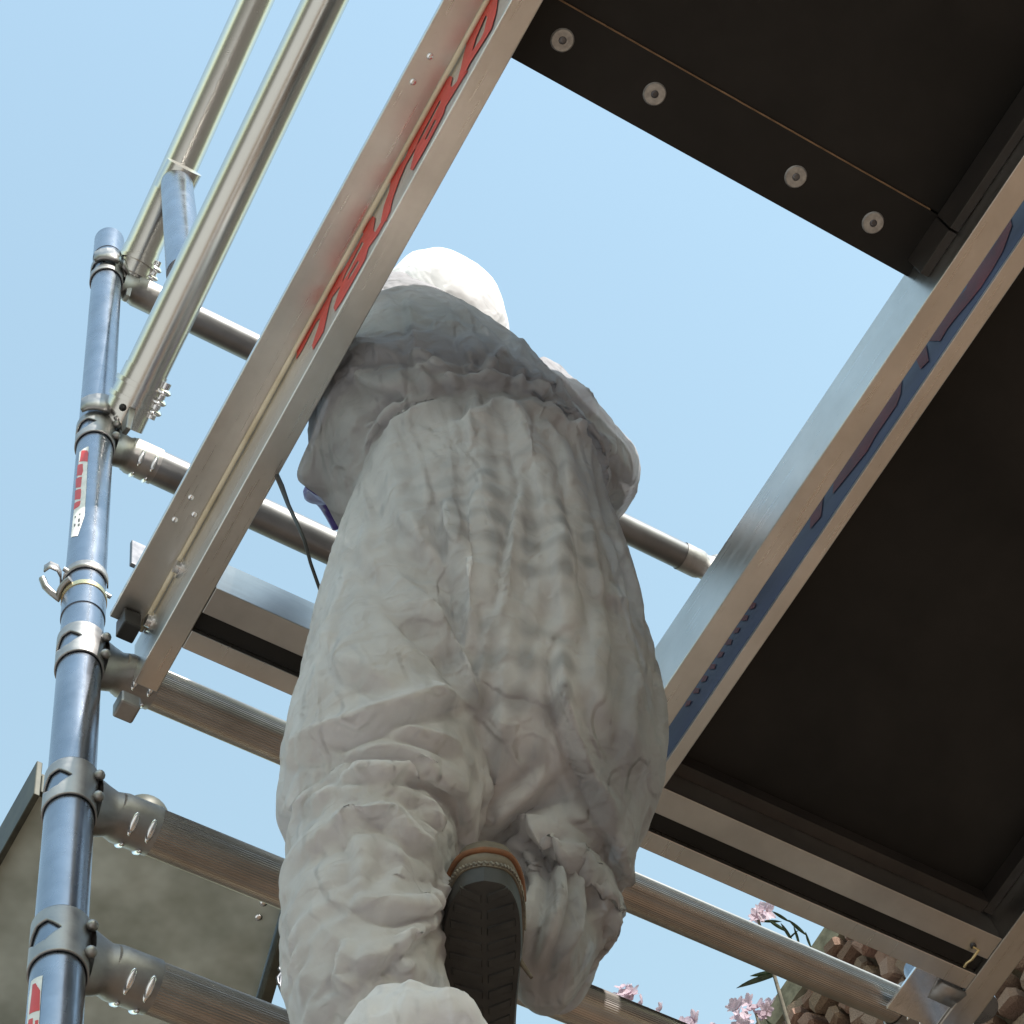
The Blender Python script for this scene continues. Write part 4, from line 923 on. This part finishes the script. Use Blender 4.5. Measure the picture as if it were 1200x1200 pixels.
while z > 6.2:
    hgt = srng.uniform(.055, .12); y = 1.65 + srng.uniform(0, .1)
    while y < 7.9:
        wdt = srng.uniform(.05, .15); cy, cz = y + wdt / 2, z - hgt / 2
        sc = Vector((srng.uniform(.09, .14), wdt * .97, hgt * .97)); rx = srng.uniform(-.42, .42); px_ = WX + srng.uniform(-.03, .03)
        me = srng.choice(SM)
        if 2.4 < cy < 3.95 and cz > 7.25 and nst < 300:
            o = bpy.data.objects.new('stone', me); COL.objects.link(o); o.parent = wall; o.location = Vector((px_, cy, cz)) - wl0; o.scale = sc; o.rotation_euler = (rx, 0, 0); nst += 1
        elif srng.random() < .97:
            Mx = Matrix.Translation((px_, cy, cz)) @ Matrix.Rotation(rx, 4, 'X') @ Matrix.Diagonal((*sc, 1))
            stuff.add([Mx @ v.co for v in me.vertices], [tuple(p.vertices) for p in me.polygons])
        y += wdt + srng.uniform(.006, .022)
    z -= hgt + srng.uniform(.006, .018)
so2 = stuff.build('rubble', M['stone'], wall); so2['kind'] = 'stuff'

# ------------------------------------------------------------------ flowering oleander between the tower and the wall
m, t, b = mat('oleander_leaf', (0.03, 0.055, 0.022), 0.45); noise_col(t, b, (0.018, 0.035, 0.015), (0.05, 0.085, 0.035), 12); M['leaf'] = m
m, t, b = mat('pink_petal', (0.62, 0.40, 0.44), 0.7)
noise_col(t, b, (0.50, 0.36, 0.43), (0.70, 0.60, 0.66), 30); M['petal'] = m
out = t.nodes['Material Output']; tr = N(t, 'ShaderNodeBsdfTranslucent'); tr.inputs[0].default_value = (.64, .52, .58, 1); mx = N(t, 'ShaderNodeMixShader'); mx.inputs[0].default_value = .4
t.links.new(b.outputs[0], mx.inputs[1]); t.links.new(tr.outputs[0], mx.inputs[2]); t.links.new(mx.outputs[0], out.inputs[0])
m, t, b = mat('oleander_bark', (0.10, 0.085, 0.06), 0.9); noise_col(t, b, (0.06, 0.05, 0.035), (0.14, 0.12, 0.09), 30); M['bark'] = m
ol_ = thing('oleander_shrub', 'tall oleander shrub with narrow dark leaves and pink blossoms before the stone wall', 'shrub', (2.45, 2.2, 0))
orng = random.Random(21)
def leaf_mesh():
    vs = []; fs = []; n = 7
    for k in range(n + 1):
        u = k / n; w = .075 * math.sin(math.pi * min(1, u * .96 + .03)) ** .8; zc = -.12 * u * u
        vs += [(-w, u, zc + .03 * (w / .095)), (0, u, zc), (w, u, zc + .03 * (w / .095))]
    for k in range(n):
        for q in (0, 1): fs.append((3 * k + q, 3 * k + q + 1, 3 * k + q + 4, 3 * k + q + 3))
    me = bpy.data.meshes.new('leaf'); me.from_pydata(vs, [], fs); me.materials.append(M['leaf']); return me
def flower_mesh(rng):
    vs = []; fs = []
    for p in range(5):
        a0 = 2 * math.pi * p / 5 + rng.uniform(-.1, .1); base = len(vs); op = rng.uniform(.35, .9)
        for k in range(5):
            u = k / 4; w = .36 * math.sin(math.pi * (u * .82 + .1)); r = u * math.cos(op * .6); h = .55 * u * math.sin(op) + .1 * u * u
            for sgn in (-1, 0, 1):
                vs.append((r * math.cos(a0) - sgn * w * math.sin(a0), r * math.sin(a0) + sgn * w * math.cos(a0), h + (.08 if sgn else 0) * u))
        for k in range(4):
            for q in (0, 1): fs.append((base + 3 * k + q, base + 3 * k + q + 1, base + 3 * k + q + 4, base + 3 * k + q + 3))
    me = bpy.data.meshes.new('blossom'); me.from_pydata(vs, [], fs); me.materials.append(M['petal']); return me
LM = leaf_mesh(); FM = [flower_mesh(orng) for _ in range(4)]; oloc = root_loc(ol_)
def put(name, me, p, d, size, roll=0):
    o = bpy.data.objects.new(name, me); COL.objects.link(o); o.parent = ol_; o.location = Vector(p) - oloc
    o.rotation_euler = (Vector(d).to_track_quat('Y' if name == 'leaf' else 'Z', 'Z' if name == 'leaf' else 'Y') @ Matrix.Rotation(roll, 3, 'Y' if name == 'leaf' else 'Z').to_quaternion()).to_euler()
    o.scale = (size, size, size)
OD = 5.0
def od(x, y, t=OD): d = ray(x, y); return CAM + d.normalized() * t
tips = [((738, 1166), 8, 13), ((756, 1186), 5, 12), ((806, 1200), 6, 15), ((866, 1190), 9, 18), ((886, 1182), 6, 13), ((888, 1070), 7, 11), ((776, 1222), 8, 18), ((842, 1216), 10, 20)]
stem = MB()
for (x, y), nf, rad in tips:
    T = od(x, y + 6, OD + orng.uniform(-.15, .15)); b_ = Vector((2.45 + orng.uniform(-.2, .2), 2.2 + orng.uniform(-.2, .2), 0))
    pts = [b_, b_.lerp(T, .4) + Vector((orng.uniform(-.1, .1), orng.uniform(0, .25), .2)), b_.lerp(T, .8) + Vector((orng.uniform(-.05, .05), orng.uniform(.05, .2), 0)), T]
    sm_ = []
    for i in range(3):
        for k in range(5): sm_.append(pts[i].lerp(pts[i + 1], k / 5))
    sm_.append(T); stem.path(sm_, [.02 - .017 * k / 15 for k in range(16)], 7)
    for k in range(nf):
        p = od(x + orng.gauss(0, rad * .55), y + orng.gauss(0, rad * .45), OD + orng.uniform(-.06, .06))
        put('blossom', orng.choice(FM), p, Vector((orng.uniform(-1, .4), orng.uniform(-1, .4), orng.uniform(-.3, 1))), orng.uniform(.016, .025), orng.uniform(0, 6))
    for k in range(14):                                     # whorls of leaves further down each stem
        u = orng.uniform(.6, .93); p = sm_[int(u * 15)]
        put('leaf', LM, p, Vector((orng.uniform(-1, 1), orng.uniform(-1, 1), orng.uniform(-.2, .9))), orng.uniform(.08, .13), orng.uniform(-.5, .5))
stem.build('stem', M['bark'], ol_)
def leaf_px(a, c, t=OD):
    p = od(*a, t); q = od(*c, t + .02); put('leaf', LM, p, q - p, (q - p).length, orng.uniform(-.6, .6))
for a, c in (((900, 1078), (922, 1092)), ((915, 1082), (930, 1104)), ((930, 1086), (938, 1108)), ((936, 1090), (920, 1103)), ((924, 1078), (945, 1096)), ((892, 1080), (915, 1079)),
             ((915, 1141), (863, 1154)), ((920, 1138), (880, 1143)), ((944, 1092), (950, 1112)), ((905, 1068), (925, 1080))):
    leaf_px(a, c)
